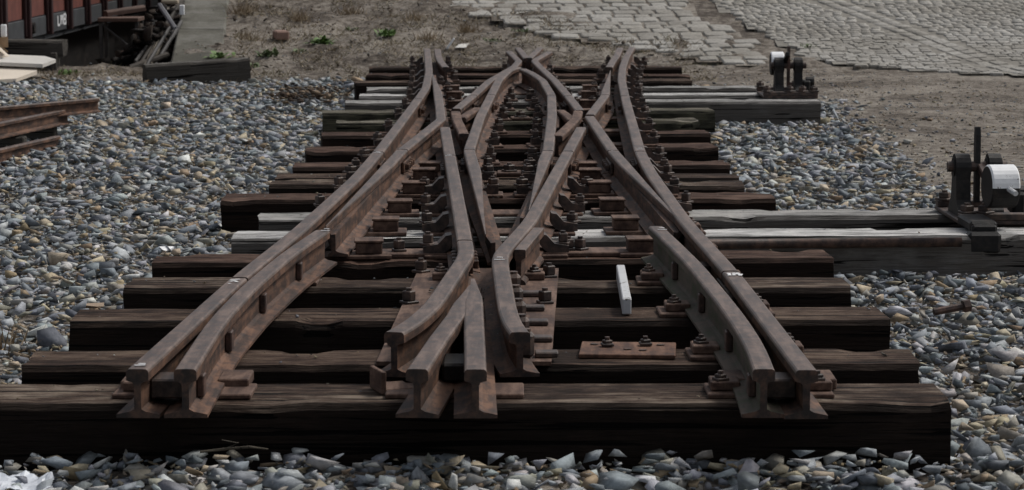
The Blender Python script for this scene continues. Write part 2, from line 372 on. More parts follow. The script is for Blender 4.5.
# rails: pixel trace of the head's centre line on the rail-top plane; 'cut' = v of joints
RAILS = {
 'stock_left': ([(137,369),(239,277),(298,230),(357,176),(378,151.5),(418,98.6),(426,87),(429,71),(427,48.5)], [277.5,151.5,98.6]),
 'stock_right': ([(807,370),(731,271),(685,220),(651,172),(640,151),(626,100),(621.5,79),(622.5,67),(626.4,56),(632,47)], [271,151,95.6]),
 'check_left': ([(185,369),(217,320),(250,285),(288,253),(322,230)], []),
 'check_right': ([(656,226),(676,245),(697,266),(713,286),(730,307),(745,328),(757,349),(764,369)], []),
 'blade_nl': ([(333,224),(401,151),(441,119)], [150]),
 'blade_fl':    ([(441,119),(440,108),(438.5,98),(436.6,82),(434.5,69.5)], []),
 'farcheck_l':  ([(446,67),(440,60),(438,54),(437.5,49)], []),
 'cross_l': ([(445,127),(467,253),(433,304),(412,322),(394,332)], [155,240]),
 'wing_fl':     ([(509,51),(519,60.5),(514,66),(489.6,80),(472.8,95),(456,108.5)], [95]),
 'slip_l': ([(518,67.5),(509,70),(498.6,80),(491,95),(480,117),(469,150),(493,232)], [95,150]),
 'slip_r': ([(523,69),(532,73),(542.7,80),(551.5,95),(552,116),(548,151),(522,208)], [95.6,151]),
 'wing_fr':     ([(549,51.5),(534,60),(540,66),(555,80),(568.5,95.6),(580,110)], [95.6]),
 'blade_nr': ([(589.6,116.5),(613,151),(676,222)], [151]),
 'blade_fr':    ([(590,115),(599,103),(605.3,95),(606.3,80),(607,69)], [95]),
 'farcheck_r':  ([(609,67),(613,60),(617,55),(620,47.5)], []),
 'cross_r': ([(581,127),(530,220),(513,239),(500,253),(500,262),(507,306),(512,322),(520,332)], [151]),
 'frog_l':      ([(417,369),(440,335),(456,314),(471,285)], []),
 'frog_r':      ([(475.5,370),(474,320),(473,279)], []),
 'ffrog_l':     ([(527,58),(518,47.5)], []),
 'ffrog_r':     ([(529,58),(540,47.5)], []),
}
STEP = 0.10
def resample(pts, step):
    out = [pts[0]]; acc = 0
    for a, b in zip(pts, pts[1:]):
        L = (b - a).length; n = max(1, int(round(L / step)))
        for k in range(1, n + 1): out.append(a.lerp(b, k / n))
    return out
def smooth(p, it):
    p = [q.copy() for q in p]
    for _ in range(it):
        q = [x.copy() for x in p]
        for i in range(1, len(p) - 1): p[i] = q[i] * .5 + (q[i - 1] + q[i + 1]) * .25
    return p
HW, FW, WB = 0.0255, 0.049, 0.008
PROF = [(-FW, 0), (FW, 0), (FW, .008), (.018, .0145), (WB, .020), (WB, .075), (.011, .081), (HW, .0855), (HW, .104), (HW - .002, .1085), (HW - .006, .1115),
        (0, .112), (-HW + .006, .1115), (-HW + .002, .1085), (-HW, .104), (-HW, .0855), (-.011, .081), (-WB, .075), (-WB, .020), (-.018, .0145), (-FW, .008)]
TOPF = {8, 9, 10, 11, 12, 13}     # profile edges that carry the worn running surface
def rail_obj(path, parent, clip=None, z0=Z_PLATE, mats=(RUST, HEAD, CUT), name='rail', sc=1.0):
    vs = []; fs = []; fm = []; k = len(PROF); n = len(path)
    for i, p in enumerate(path):
        t = (path[min(i + 1, n - 1)] - path[max(i - 1, 0)]); t.z = 0; t.normalize()
        nr = Vector((t.y, -t.x, 0))
        for (x, z) in PROF:
            if clip: x, z = clip(i, p, x, z)
            vs.append(Vector((p.x, p.y, z0)) + nr * x * sc + Vector((0, 0, z * sc)))
    for i in range(n - 1):
        for j in range(k):
            fs.append((i * k + j, i * k + (j + 1) % k, (i + 1) * k + (j + 1) % k, (i + 1) * k + j)); fm.append(1 if j in TOPF else 0)
    fs = [tuple(reversed(f)) for f in fs]
    fs += [tuple(range(k)), tuple(reversed(range((n - 1) * k, n * k)))]; fm += [2, 2]
    return wobj(name, vs, fs, list(mats), parent, fm)
paths = {}; segs = []
for key, (px, cuts) in RAILS.items():
    pts = [at(u, v, Z_RAIL) for u, v in px]
    p = smooth(resample(pts, STEP), {'frog_l': 0, 'frog_r': 0, 'stock_left': 6, 'stock_right': 6, 'check_left': 4, 'check_right': 4}.get(key, 2))
    if p[0].y > p[-1].y: p = p[::-1]
    paths[key] = p
def xat(key, y):
    p = paths[key]
    for a, b in zip(p, p[1:]):
        if a.y <= y <= b.y: return a.x + (b.x - a.x) * (y - a.y) / max(1e-6, b.y - a.y)
    return None
def xcl(key, y):
    p = paths[key]; r = xat(key, min(max(y, p[0].y + .001), p[-1].y - .001)); return r if r is not None else p[-1].x
# keep the slip blades tight against, never inside, the rails they close on
def blade_clip(key, tip_near, length, side):
    p = paths[key]; n = len(p)
    tip = p[0] if tip_near else p[-1]
    def clip(i, q, x, z):
        d = (q - tip).length
        f = min(1.0, max(0.0, d / length))
        s = side
        if z > .078:                      # head planed to a thin edge, thickening away from the tip
            wtop = .003 + (.0255 * 2 - .003) * f
            c = (x + HW) / (2 * HW)       # 0..1 across
            x = -s * HW + s * (wtop * (c if s > 0 else 1 - c)) if f < 1 else x
            z -= (1 - f) * .010
        elif abs(x) > WB + .002 and f < 1:
            if x * s < 0: x *= .35 + .65 * f
        return x, z
    return clip
clips = {'blade_nl': blade_clip('blade_nl', True, 2.0, 1), 'blade_nr': blade_clip('blade_nr', True, 2.0, -1),
         'blade_fl': blade_clip('blade_fl', False, 2.2, 1), 'blade_fr': blade_clip('blade_fr', False, 2.2, -1),
         'slip_l': blade_clip('slip_l', True, 2.0, 1), 'slip_r': blade_clip('slip_r', True, 1.8, -1)}
def frog_clip(key, other, s):
    p = paths[key]; tip = p[-1]
    def clip(i, q, x, z):
        d = tip.y - q.y; f = min(1, max(.12, .25 + d / .45)); lim = max(.006, abs(xcl(other, q.y) - q.x) / 2 + .004)
        if x * s > 0 and f < 1: x = s * min(abs(x), lim)
        elif f < 1: x *= f if abs(x) > WB + .001 else min(1, f + .3)
        return x, z
    return clip
clips['frog_l'] = frog_clip('frog_l', 'frog_r', 1); clips['frog_r'] = frog_clip('frog_r', 'frog_l', -1)
rail_pieces = []
for key, p in paths.items():
    ycuts = sorted(at(512, v, Z_RAIL).y for v in RAILS[key][1])
    cl = clips.get(key); raise_ = .003 if key.startswith(('blade', 'slip')) else (.0015 if key.endswith('frog_r') else .0)
    bounds = [-1e9] + ycuts + [1e9]
    for lo, hi in zip(bounds, bounds[1:]):
        seg = [q for q in p if lo + .02 < q.y < hi - .02]
        def cutpt(y):
            for a, b in zip(p, p[1:]):
                if a.y <= y <= b.y: return a.lerp(b, (y - a.y) / max(1e-6, b.y - a.y))
        if lo > -1e8: seg = [cutpt(lo + .010)] + seg
        if hi < 1e8: seg = seg + [cutpt(hi - .010)]
        if len(seg) < 2: continue
        if cl:
            base = cl; c2 = (lambda i, q, x, z, base=base: base(i, q, x, z))
        else: c2 = None
        o = rail_obj(seg, root, c2, Z_PLATE + raise_, (GREENW, HEAD, CUT) if key == 'check_right' else (RUST, HEAD, CUT)); rail_pieces.append((key, o, seg))
def piece_of(key, y):
    best = None
    for k, o, seg in rail_pieces:
        if k == key and (best is None or abs((seg[0].y + seg[-1].y) / 2 - y) < best[0]):
            if seg[0].y - .3 <= y <= seg[-1].y + .3: best = (abs((seg[0].y + seg[-1].y) / 2 - y), o)
    return best[1] if best else [o for k, o, s in rail_pieces if k == key][0]

# knuckle pieces of the two obtuse crossings and the cut stub beside the bent wing
def extra_rail(px, z=Z_RAIL, it=2, dz=0.0):
    p = smooth(resample([at(u, v, z) for u, v in px], .06), it)
    if p[0].y > p[-1].y: p = p[::-1]
    return rail_obj(p, root, None, z - RAIL_H + dz, (RUST, PLATE, CUT))
extra_rail([(464,134),(457,119),(455.5,111.5)], dz=.002); extra_rail([(461,116.5),(469,111.5),(478,106.5)], dz=-.004)
extra_rail([(557,136),(568,126),(576,118),(578,111)], dz=.002); extra_rail([(573,119),(567,113.5),(560.5,109)], dz=-.004)
def off(key, y0, y1, dx):
    return [Vector((xat(key, y) + dx, y, Z_RAIL)) for y in np.arange(y0, y1, .08)]
rail_obj(off('cross_r', 7.78, 8.42, .043), root, lambda i, q, x, z: (min(max(-.012, x), .022), z), Z_PLATE - .003)

# fastenings -----------------------------------------------------------------
def bolt_mesh(s, h, mat=BOLT):
    m = MB(); m.box((0, 0, .004), (s * 1.45, s * 1.45, .008), None, .002); m.box((0, 0, .008 + h / 2), (s, s, h), Matrix.Rotation(.3, 4, 'Z'), .003)
    m.tube([(0, 0, h), (0, 0, h + .016)], s * .30, 8); return m.mesh('bolt', mat)
BOLTS = [bolt_mesh(.034, .024), bolt_mesh(.030, .030), bolt_mesh(.038, .022)]
def clip_mesh():
    m = MB(); m.prism([(-.035, 0), (.030, 0), (.030, .030), (-.006, .030), (-.035, .018)], 'y', -.035, .035); return m.mesh('clip', BOLT)
CLIP = clip_mesh()
SMALLB = bolt_mesh(.022, .008)
def low_clip():
    m = MB(); m.box((.004, 0, .011), (.070, .085, .022), None, .003); return m.mesh('clip', PLATE)
LOWCLIP = low_clip()
def brace_mesh():
    m = MB(); pr = [(-.052, .030), (-.050, .066), (-.030, .062), (-.004, .034), (.045, .026), (.045, 0), (-.018, 0), (-.040, .014)]
    m.prism(pr, 'y', -.042, .042); return m.mesh('brace', BOLT)
BRACE = brace_mesh()
def slide_mesh():
    m = MB(); m.box((0, 0, .006), (.150, .15, .012), None, .002); m.box((0, .0, .031), (.090, .090, .038), None, .004); m.box((0, 0, .054), (.098, .100, .008), None, .002)
    return m.mesh('slide_chair', PLATE)
SLIDE = slide_mesh()
def plate_mesh(L, wd, t=.012, mat=PLATE):
    return MB().box((0, 0, -t / 2), (L, wd, t), None, .003).mesh('base_plate', mat)
plate_cache = {}
def tie_line(t, x):           # point on the sleeper's centre line at world x
    return t['c'].y + (x - t['c'].x) * math.tan(t['ang'])
nb = 0
FROG_Y = (6.45, 8.17)
for ti, t in enumerate(ties):
    hits = []
    for key in paths:
        x = xat(key, tie_line(t, 0))
        if x is None: continue
        y = tie_line(t, x); x = xat(key, y)
        if x is not None: hits.append((x, key))
    hits.sort(); groups = []
    for h in hits:
        if groups and h[0] - groups[-1][-1][0] < .17: groups[-1].append(h)
        else: groups.append([h])
    for gi, gr in enumerate(groups):
        x0, x1 = gr[0][0], gr[-1][0]
        yc = tie_line(t, (x0 + x1) / 2)
        in_frog = FROG_Y[0] - .1 < yc < FROG_Y[1] + .1 and -.35 < (x0 + x1) / 2 < .15
        if not in_frog:
            ex = .075 if (any(h[1] == 'check_left' for h in gr) and ti > 0) else 0
            L = round((x1 - x0 + .235 - ex) / .03) * .03; wd = .15
            if (L, wd) not in plate_cache: plate_cache[(L, wd)] = plate_mesh(L, wd)
            inst('base_plate', plate_cache[(L, wd)], TR((((x0 + x1) / 2 - ex / 2), yc, Z_PLATE - .0005 + random.uniform(-.0008, .0003)), t['ang'] + random.uniform(-.02, .02)), t['o'])
        for side, (x, key) in ((-1, gr[0]), (1, gr[-1])):
            if in_frog and yc < 7.9: continue
            nbx = [h[0] for h in hits if 0 < (h[0] - x) * side < .24]
            if nbx: continue
            bx = x + side * (FW + .022); by = tie_line(t, bx)
            if key in ('blade_nl', 'blade_nr') and side == (1 if key.endswith('l') else -1) and yc < 11.3: continue
            if yc < 8.3 and (key == 'check_left' and side > 0 or 'frog' in key) : continue
            if yc < 9.3 and key.startswith(('check', 'stock')) or yc < 8.3:
                inst('clip', LOWCLIP, TR((bx, by, Z_PLATE), t['ang']), t['o']); inst('bolt', SMALLB, TR((bx + side * .006, by + random.uniform(-.02, .02), Z_PLATE + .021), random.random()), t['o']); continue
            braced = (key in ('cross_l',) and side < 0 and yc > 7.9) or (key == 'cross_r' and side > 0 and yc > 7.9) or (key == 'stock_left' and side < 0 and yc > 9.5) or (key == 'stock_right' and side > 0 and yc > 8)
            rz = t['ang'] + (0 if side > 0 else math.pi)
            if braced: inst('brace', BRACE, TR((bx + side * .012, by, Z_PLATE), rz), t['o']); bxx = bx + side * .040; bz = Z_PLATE + .027
            else: inst('clip', CLIP, TR((bx, by, Z_PLATE), rz), t['o']); bxx = bx + side * .008; bz = Z_PLATE + .029
            inst('bolt', random.choice(BOLTS), TR((bxx, tie_line(t, bxx) + random.uniform(-.012, .012), bz), random.uniform(0, 3)), t['o']); nb += 1
            # slide chairs inside the near blades
        for (x, key) in gr:
            if key in ('blade_nl', 'blade_nr') and 8.2 < yc < 11.3 or key in ('blade_fl', 'blade_fr') and 13.4 < yc < 17:
                s = 1 if key.endswith('l') else -1
                sx = x + s * .108; inst('slide_chair', SLIDE, TR((sx, tie_line(t, sx), Z_TIE + .0015), t['ang'], (1, 1, 1.02)), t['o'])
# bolts standing on the ends of cross plates between the slip rails, and the long strap on the fifth sleeper
def strap(t, x0, x1, wd, mat=PLATE, dy=0.0, z=Z_TIE + .016, th=.015):
    xm = (x0 + x1) / 2
    return inst('strap', plate_mesh(x1 - x0, wd, th, mat), TR((xm, tie_line(t, xm) + dy, z), t['ang']), t['o'])
strap(ties[4], -.47, .52, .14, PLATE, .02)
for x in (-.38, -.22, .19, .23): inst('bolt', BOLTS[1], TR((x, tie_line(ties[4], x) + .02, Z_TIE + .016), random.random()), ties[4]['o'])
for ti in (9, 13, 15):
    xm = (xat('slip_l', ties[ti]['c'].y) + xat('slip_r', ties[ti]['c'].y)) / 2
    hw_ = (xat('slip_r', ties[ti]['c'].y) - xat('slip_l', ties[ti]['c'].y)) / 2 - .12
    if hw_ > .03:
        strap(ties[ti], xm - hw_, xm + hw_, .12, PLATE, 0, Z_TIE + .018); inst('bolt', BOLTS[2], TR((xm, tie_line(ties[ti], xm), Z_TIE + .018), .4), ties[ti]['o'])
# big plates under the two frogs
def flat_plate(name, corners, z0, z1, mat, parent):
    m = MB(); n = len(corners); vs = [Vector((x, y, z0)) for x, y in corners] + [Vector((x, y, z1)) for x, y in corners]
    m.add(vs, [tuple(reversed(range(n))), tuple(range(n, 2 * n))] + [(i, (i + 1) % n, n + (i + 1) % n, n + i) for i in range(n)])
    return m.build(name, mat, parent)
fp = flat_plate('frog_plate', [(-.345, 6.42), (.100, 6.42), (.150, 8.16), (-.300, 8.16)], Z_TIE + .0008, Z_PLATE - .0006, PLATE, root)
ffp = flat_plate('frog_plate', [(-.06, 16.4), (.20, 16.4), (.20, 18.9), (-.02, 18.9)], Z_TIE + .0008, Z_PLATE - .0006, PLATE, root)
for (u, v) in [(421, 272), (409, 303), (549, 277), (545, 303), (397, 345)]:
    q = at(u, v, Z_PLATE); inst('bolt', BOLTS[1], TR((q.x, q.y, Z_PLATE - .001), random.random()), fp)
# heavy through-bolts and distance blocks along the right wing
for i, (u, v) in enumerate([(527, 276), (531, 290), (535, 304), (539, 320), (545, 335)]):
    q = at(u, v + 6, Z_PLATE + .05); x = xat('cross_r', q.y)
    x = (x if x is not None else paths['cross_r'][0].x) + .012
    m = MB(); m.box((x + .026, q.y, Z_PLATE + .042), (.044, .052, .066), None, .013); m.tube([(x + .026, q.y, Z_PLATE + .072), (x + .026, q.y, Z_PLATE + .082)], .014, 8)
    m.build('through_bolt', BOLT, piece_of('cross_r', q.y))
    MB().box((x + .080, q.y + .06, Z_PLATE + .007), (.060, .050, .014), None, .003).build('clip', BOLT, piece_of('cross_r', q.y))
# filler blocks inside the frog
for y0, y1 in ((6.05, 6.2),):
    xa, xb = xat('frog_l', y0) or -.18, xat('frog_r', y0) or -.09
    MB().box(((xa + xb) / 2, (y0 + y1) / 2, Z_PLATE + .036), (max(.02, xb - xa - .03), y1 - y0, .045), None, .006).build('filler_block', IRON, piece_of('frog_r', 6.2))
# fishplates at the joints
def fishplate(key, y):
    x0 = xat(key, y - .12); x1 = xat(key, y + .12)
    if x0 is None or x1 is None: return
    a = math.atan2(-(x1 - x0), .24); xm = (x0 + x1) / 2
    for s in (-1, 1):
        m = MB(); M = TR((xm, y, Z_PLATE), a)
        m.box((s * .0165, 0, .048), (.013, .30, .046), M, .003)
        for yy in (-.11, -.04, .04, .11): m.box((s * .032, yy, .05), (.018, .026, .026), M @ Matrix.Identity(4), .003)
        m.build('fishplate', RUST if s > 0 else BOLT, piece_of(key, y - .1))
for key, (px, cuts) in RAILS.items():
    for v in cuts:
        y = at(512, v, Z_RAIL).y
        fishplate(key, y)
# check rail blocks and the square washers on the inner webs
for ck, st, s in (('check_left', 'stock_left', 1), ('check_right', 'stock_right', -1)):
    for y in (5.83, 6.45, 7.1, 7.75):
        xc, xs_ = xat(ck, y), xat(st, y)
        if xc is None: continue
        MB().box(((xc + xs_) / 2, y, Z_PLATE + .047), (abs(xc - xs_) - .014, .10, .045), None, .004).build('distance_block', BOLT, piece_of(ck, y))
        MB().box((xc + s * .017, y + .02, Z_PLATE + .045), (.018, .045, .052), None, .003).build('washer', RODM, piece_of(ck, y))
        MB().box((xs_ - s * .017, y + .02, Z_PLATE + .045), (.018, .045, .046), None, .003).build('washer', BOLT, piece_of(st, y))
# chalked marks by the joints: thin strokes on the rail head
CHALK = mat_flat('chalk_mark', (0.62, 0.62, 0.62), 0.9, 0.3, 120, 0)
def chalk(u, v, strokes, key):
    q = at(u, v, Z_RAIL)
    for (a, b, c, d) in strokes:
        M = TR((q.x + (a + c) / 2, q.y + (b + d) / 2, Z_RAIL + .0014 + random.uniform(0, .0006)), math.atan2(d - b, c - a))
        MB().box((0, 0, 0), (max(.004, math.hypot(c - a, d - b)), .009, .001), M).build('chalk_mark', CHALK, piece_of(key, q.y))
chalk(735, 275, [(-.022, .02, -.010, .02), (-.022, -.01, -.012, -.01), (-.016, .03, -.016, -.02), (-.004, -.02, -.002, .03), (-.002, .03, .006, .0), (.006, .0, .010, .03), (.010, .03, .013, -.025), (.013, -.02, .019, .01)], 'stock_right')
chalk(234, 282, [(-.014, .03, .012, .04), (-.012, .0, .0, .015), (.0, .015, .010, -.01), (-.012, -.04, -.004, -.038)], 'stock_left')
chalk(139, 366, [(-.010, .0, .014, .004), (-.004, .02, .012, .022)], 'stock_left')
for (u, v, k) in [(377, 153, 'stock_left'), (399, 151.5, 'blade_nl'), (448.5, 156, 'cross_l'), (613, 152, 'blade_nr'), (640, 149.5, 'stock_right'), (468, 151.5, 'slip_l'), (662, 230, 'check_right'), (325, 231, 'check_left'), (439, 119.5, 'blade_fl'), (499, 260, 'cross_r')]:
    chalk(u, v, [(-.014, .0, .016, .003), (-.006, .05, .010, .045)], k)
# end blocks beside the near rail ends
for (u, v, m_) in [(140, 388, PLATE), (236, 386, PLATE), (818, 386, PLATE), (735, 386, PLATE)]:
    q = at(u, v, Z_TIE); MB().box((q.x, q.y, Z_TIE + .016), (.075, .13, .026), None, .003).build('clip', m_, ties[0]['o'])

# ------------------------------------------------------------------ loose things on the switch
q = at(628, 352, Z_TIE); y_ = q.y
lp = empty('steel_plate', (q.x, y_, Z_TIE), R(-4)); tag(lp, 'loose rust-red drilled steel plate lying across the second sleeper', 'metal plate')
Mp = W[lp]
MB().box((0, -.01, .0065), (.25, .20, .011), Mp, .002).build('plate', PLATER, lp)
for dx, dy in ((-.055, .01), (.045, .03)): inst('bolt', SMALLB, Mp @ TR((dx, dy, .014), .2), lp)
for dx, dy in ((-.09, .04), (.0, -.03), (.085, .04), (.04, -.045)):
    m = MB().tube([Mp @ Vector((dx, dy, .0138)), Mp @ Vector((dx, dy, .0148))], .011, 10); m.build('hole', CUT, lp)
a, b = at(620.5, 263, .19), at(627, 297, .19)
d = b - a; Mb = TR((a + b) / 2, math.atan2(d.y, d.x) - math.pi)
m = MB().box((0, 0, -.026), (d.length, .026, .046), Mb, .003); m2 = wobj('painted_bar', m.v, m.f, SILVER)
tag(m2, 'short white painted bar laid across two sleepers between the rails', 'bar')
for o_ in [m2]: o_.matrix_basis = Matrix.Translation((0, 0, Z_TIE + .001 - .138)) @ o_.matrix_basis
q = at(392, 392, Z_TIE)
m = MB(); Ma = TR((q.x, q.y + .02, Z_TIE + .001), R(20)); m.box((0, 0, .006), (.085, .10, .012), Ma, .002); m.box((-.036, 0, .032), (.012, .10, .045), Ma, .002)
tag(m.build('angle_bracket', PLATE), 'small bent steel angle bracket lying on the front sleeper beside the frog', 'bracket')

# ------------------------------------------------------------------ weighted lever stands
def lever(origin, rz, label, mirrored, handle_h, lean, near, bw=.50, bc=.20):
    """local frame: x along the sleepers, y away from the track camera side, z up from the timber"""
    t = empty('switch_lever', origin, rz); tag(t, label, 'switch lever', 'weighted switch levers'); M = W[t]
    def P(mb, name, mat, smooth=False): return wobj(name, [M @ v for v in mb.v], mb.f, mat, t, None, smooth)
    sx = -1 if mirrored else 1
    m = MB(); m.box((bc * sx, .02, .009), (bw, .52, .016), None, .003); P(m, 'base_plate', BOLT)
    for yy in (-.215, .235):
        m = MB(); m.box((bc * sx, yy, .030), (bw, .05, .026), None, .003); P(m, 'rail_bar', BOLT)
    for (dx, dy) in ((bc - bw * .43, -.215), (.10, -.215), (bc + bw * .22, -.215), (bc + bw * .43, -.215), (bc - bw * .43, .235), (bc + bw * .2, .235)):
        inst('bolt', BOLTS[2], M @ TR((dx * sx, dy, .043), random.random()), t)
    for x0, x1 in ((.025, .080), (.150, .198)):                                   # cast pedestals with round bearing eyes
        m = MB(); c = .0; poly = [(-.105, .017), (.105, .017), (.095, .040), (.055, .075), (.040, .150)]
        poly += [(.050 * math.cos(a_), .195 + .050 * math.sin(a_)) for a_ in np.linspace(-.35, math.pi + .35, 11)]
        poly += [(-.045, .150), (-.055, .075), (-.095, .040)]
        m.prism(poly, 'x', x0 * sx, x1 * sx); P(m, 'pedestal', IRON)
        m = MB().tube([((x0 - .005) * sx, 0, .195), ((x1 + .005) * sx, 0, .195)], .036, 14); P(m, 'bearing_eye', IRON)
    m = MB().tube([(.0 * sx, 0, .195), (.225 * sx, 0, .195)], .020, 12); P(m, 'shaft', BOLT)
    # flat hand lever
    hb = MB(); top = handle_h
    hb.prism([(-.020, .06), (.020, .06), (.022, top - .03), (.014, top), (-.014, top), (-.022, top - .03)], 'x', .104 * sx, .122 * sx, Matrix.Rotation(lean, 4, 'X'))
    P(hb, 'hand_lever', RODM if not near else IRON)
    # weight arm and the half white, half black weight
    if near:
        m = MB(); m.box((0, -.13, 0), (.030, .30, .030), Matrix.Translation((.125 * sx, 0, .195)) @ Matrix.Rotation(R(14), 4, 'X'), .004); P(m, 'weight_arm', RODM)
        wc = Vector((.140 * sx, -.30, .152)); rad = .080; hl = .052; wz = R(5)
    else:
        m = MB(); m.box((0, -.05, .02), (.026, .16, .03), Matrix.Translation((.095 * sx, 0, .21)) @ Matrix.Rotation(R(-20), 4, 'X'), .004); P(m, 'weight_arm', IRON)
        wc = Vector((.052 * sx, .115, .200)); rad = .075; hl = .042; wz = 0
    Mw = Matrix.Translation(wc) @ Matrix.Rotation(wz, 4, 'Z')
    n = 28; vs = []; fs = []; fm = []
    for x in (-hl, -hl + .006, hl - .006, hl):
        r_ = rad - (.006 if abs(x) == hl else 0)
        vs += [Mw @ Vector((x, r_ * math.cos(2 * math.pi * k / n), r_ * math.sin(2 * math.pi * k / n))) for k in range(n)]
    for i in range(3):
        for k in range(n): fs.append((i * n + k, i * n + (k + 1) % n, (i + 1) * n + (k + 1) % n, (i + 1) * n + k)); fm.append(0 if k < n // 2 else 1)
    for i, x in ((0, -hl), (3, hl)):
        b = i * n; up = list(range(b, b + n // 2 + 1)); lo = list(range(b + n // 2, b + n)) + [b]
        fs += [tuple(reversed(up)) if i == 0 else tuple(up), tuple(reversed(lo)) if i == 0 else tuple(lo)]; fm += [0 if i else 1, 1]
    o = wobj('counterweight', [M @ v for v in vs], fs, [WHITE, IRON], t, fm); o['label'] = 'round counterweight painted white above and black below'
    if near:
        m = MB().tube([wc + Vector((.010, -.06, .0)), wc + Vector((.030, -.125, -.014))], .010, 10); P(m, 'weight_pin', SILVER)
        m = MB(); m.box((.045, -.36, .024), (.10, .24, .040), None, .010); m.box((.040, -.500, -.030), (.12, .07, .080), None, .012); m.box((.045, -.47, .014), (.09, .06, .04), None, .008); P(m, 'rod_clevis', IRON)
    cx = .265 if near else .225
    m = MB(); m.box((cx * sx, .0, .06), (.05, .11, .085), None, .010); m.tube([(cx * sx, 0, .09), ((cx + .05) * sx, 0, .09)], .034, 10); P(m, 'crank', IRON)
    return t, P
t5, t6 = ties[5], ties[6]
lx = 1.645
oy = (tie_line(t5, lx) + tie_line(t6, lx)) / 2 + .12
nearlv, P = lever((lx, oy - .03, Z_TIE + .001), R(1), 'weighted switch lever at the end of the long grey timbers, linked to a rusty rod', False, .345, R(-2), True, .44, .225)
m = MB().tube([Vector((.50, tie_line(t5, .50) - t5['w'] / 2 - .055, .115)), Vector((1.60, tie_line(t5, 1.60) - t5['w'] / 2 - .050, .118))], .0175, 10)
m.build('throw_rod', RUSTD, nearlv, True)
lx = at(770, 95, Z_TIE).x; oy = (tie_line(ties[15], lx) + tie_line(ties[16], lx)) / 2
farlv, P = lever((lx - .01, oy + .05, Z_TIE + .001), R(0), 'black weighted switch lever beside the cobbled ramp, its white weight facing up', False, .315, R(0), False, .34, .105)

# ------------------------------------------------------------------ crushed stone ballast
def hull_stone(seed):
    r = random.Random(seed); bm = bmesh.new()
    sx, sy, sz = 1.0, r.uniform(.55, .98), r.uniform(.28, .62)
    for k in range(r.choice((7, 8, 8, 9))):
        d = Vector((r.gauss(0, 1), r.gauss(0, 1), r.gauss(0, 1))).normalized() * r.uniform(.8, 1.1)
        d = Vector((max(-.75, min(.75, d.x)), max(-.75, min(.75, d.y)), max(-.6, min(.6, d.z))))
        bm.verts.new((d.x * sx, d.y * sy, d.z * sz))
    res = bmesh.ops.convex_hull(bm, input=bm.verts)
    bmesh.ops.delete(bm, geom=[e for e in res['geom_interior'] if isinstance(e, bmesh.types.BMVert)], context='VERTS')
    bmesh.ops.triangulate(bm, faces=bm.faces[:]); bmesh.ops.recalc_face_normals(bm, faces=bm.faces[:])
    bm.verts.index_update(); v = np.array([x.co[:] for x in bm.verts]); f = np.array([[x.index for x in q.verts] for q in bm.faces]); bm.free(); return v, f
HULLS = [hull_stone(100 + i) for i in range(48)]
def rot_mats(n, tilt):
    a = RS.uniform(0, 2 * np.pi, n); tx = RS.normal(0, tilt, n); ty = RS.normal(0, tilt, n)
    def rz(t): z = np.zeros_like(t); o = np.ones_like(t); return np.stack([np.stack([np.cos(t), -np.sin(t), z], -1), np.stack([np.sin(t), np.cos(t), z], -1), np.stack([z, z, o], -1)], -2)
    def rx(t): z = np.zeros_like(t); o = np.ones_like(t); return np.stack([np.stack([o, z, z], -1), np.stack([z, np.cos(t), -np.sin(t)], -1), np.stack([z, np.sin(t), np.cos(t)], -1)], -2)
    return rz(RS.uniform(0, 2 * np.pi, n)) @ rx(tx) @ rz(a)
def fast_mesh(name, V, F, C, mat):
    me = bpy.data.meshes.new(name); me.vertices.add(len(V)); me.vertices.foreach_set('co', V.astype(np.float32).ravel())
    me.loops.add(F.size); me.loops.foreach_set('vertex_index', F.astype(np.int32).ravel())
    me.polygons.add(len(F)); me.polygons.foreach_set('loop_start', np.arange(0, F.size, F.shape[1], dtype=np.int32)); me.polygons.foreach_set('loop_total', np.full(len(F), F.shape[1], np.int32))
    a = me.attributes.new('tone', 'FLOAT_COLOR', 'POINT'); a.data.foreach_set('color', np.concatenate([C, np.ones((len(C), 1))], 1).astype(np.float32).ravel())
    me.materials.append(mat); me.update(calc_edges=True); me.validate(); return me
def scatter(P, S, C, tilt):
    """P (n,3) centres, S (n) half sizes, C (n,3) colours -> one joined mesh"""
    n = len(P); Rm = rot_mats(n, tilt); pick = RS.randint(0, len(HULLS), n)
    Vs, Fs, Cs = [], [], []; base = 0
    for h in range(len(HULLS)):
        sel = np.where(pick == h)[0]
        if len(sel) == 0: continue
        v, f = HULLS[h]
        X = np.einsum('nij,kj->nki', Rm[sel], v) * S[sel][:, None, None] + P[sel][:, None, :]
        Vs.append(X.reshape(-1, 3)); Cs.append(np.repeat(C[sel], len(v), 0))
        Fs.append((f[None] + (np.arange(len(sel)) * len(v))[:, None, None]).reshape(-1, 3) + base); base += len(sel) * len(v)
    return np.concatenate(Vs), np.concatenate(Fs), np.concatenate(Cs)
PAL = np.array([(.245, .266, .286), (.315, .332, .345), (.190, .210, .230), (.130, .144, .160), (.41, .42, .424), (.56, .56, .55), (.40, .345, .255), (.295, .23, .155), (.28, .265, .23), (.35, .347, .33)])
PW = np.array([.19, .17, .15, .08, .075, .02, .085, .075, .11, .06])
def stone_cols(n, brown=0.0):
    w_ = PW.copy(); w_[6:9] += brown; w_ /= w_.sum()
    return PAL[RS.choice(len(PAL), n, p=w_)] * RS.uniform(.78, 1.22, (n, 1)) * RS.uniform(.96, 1.04, (n, 3))
def right_edge(y):    # where the ballast gives way to bare earth on the right
    return np.interp(y, [4, 9.9, 10.6, 11.6, 13.3, 15.2, 17.7, 19.0, 20.0], [3.2, 3.0, 2.05, 1.93, 2.02, 2.12, 2.22, 1.6, 1.0])
def frame_half(y): return 0.207 * y + .55
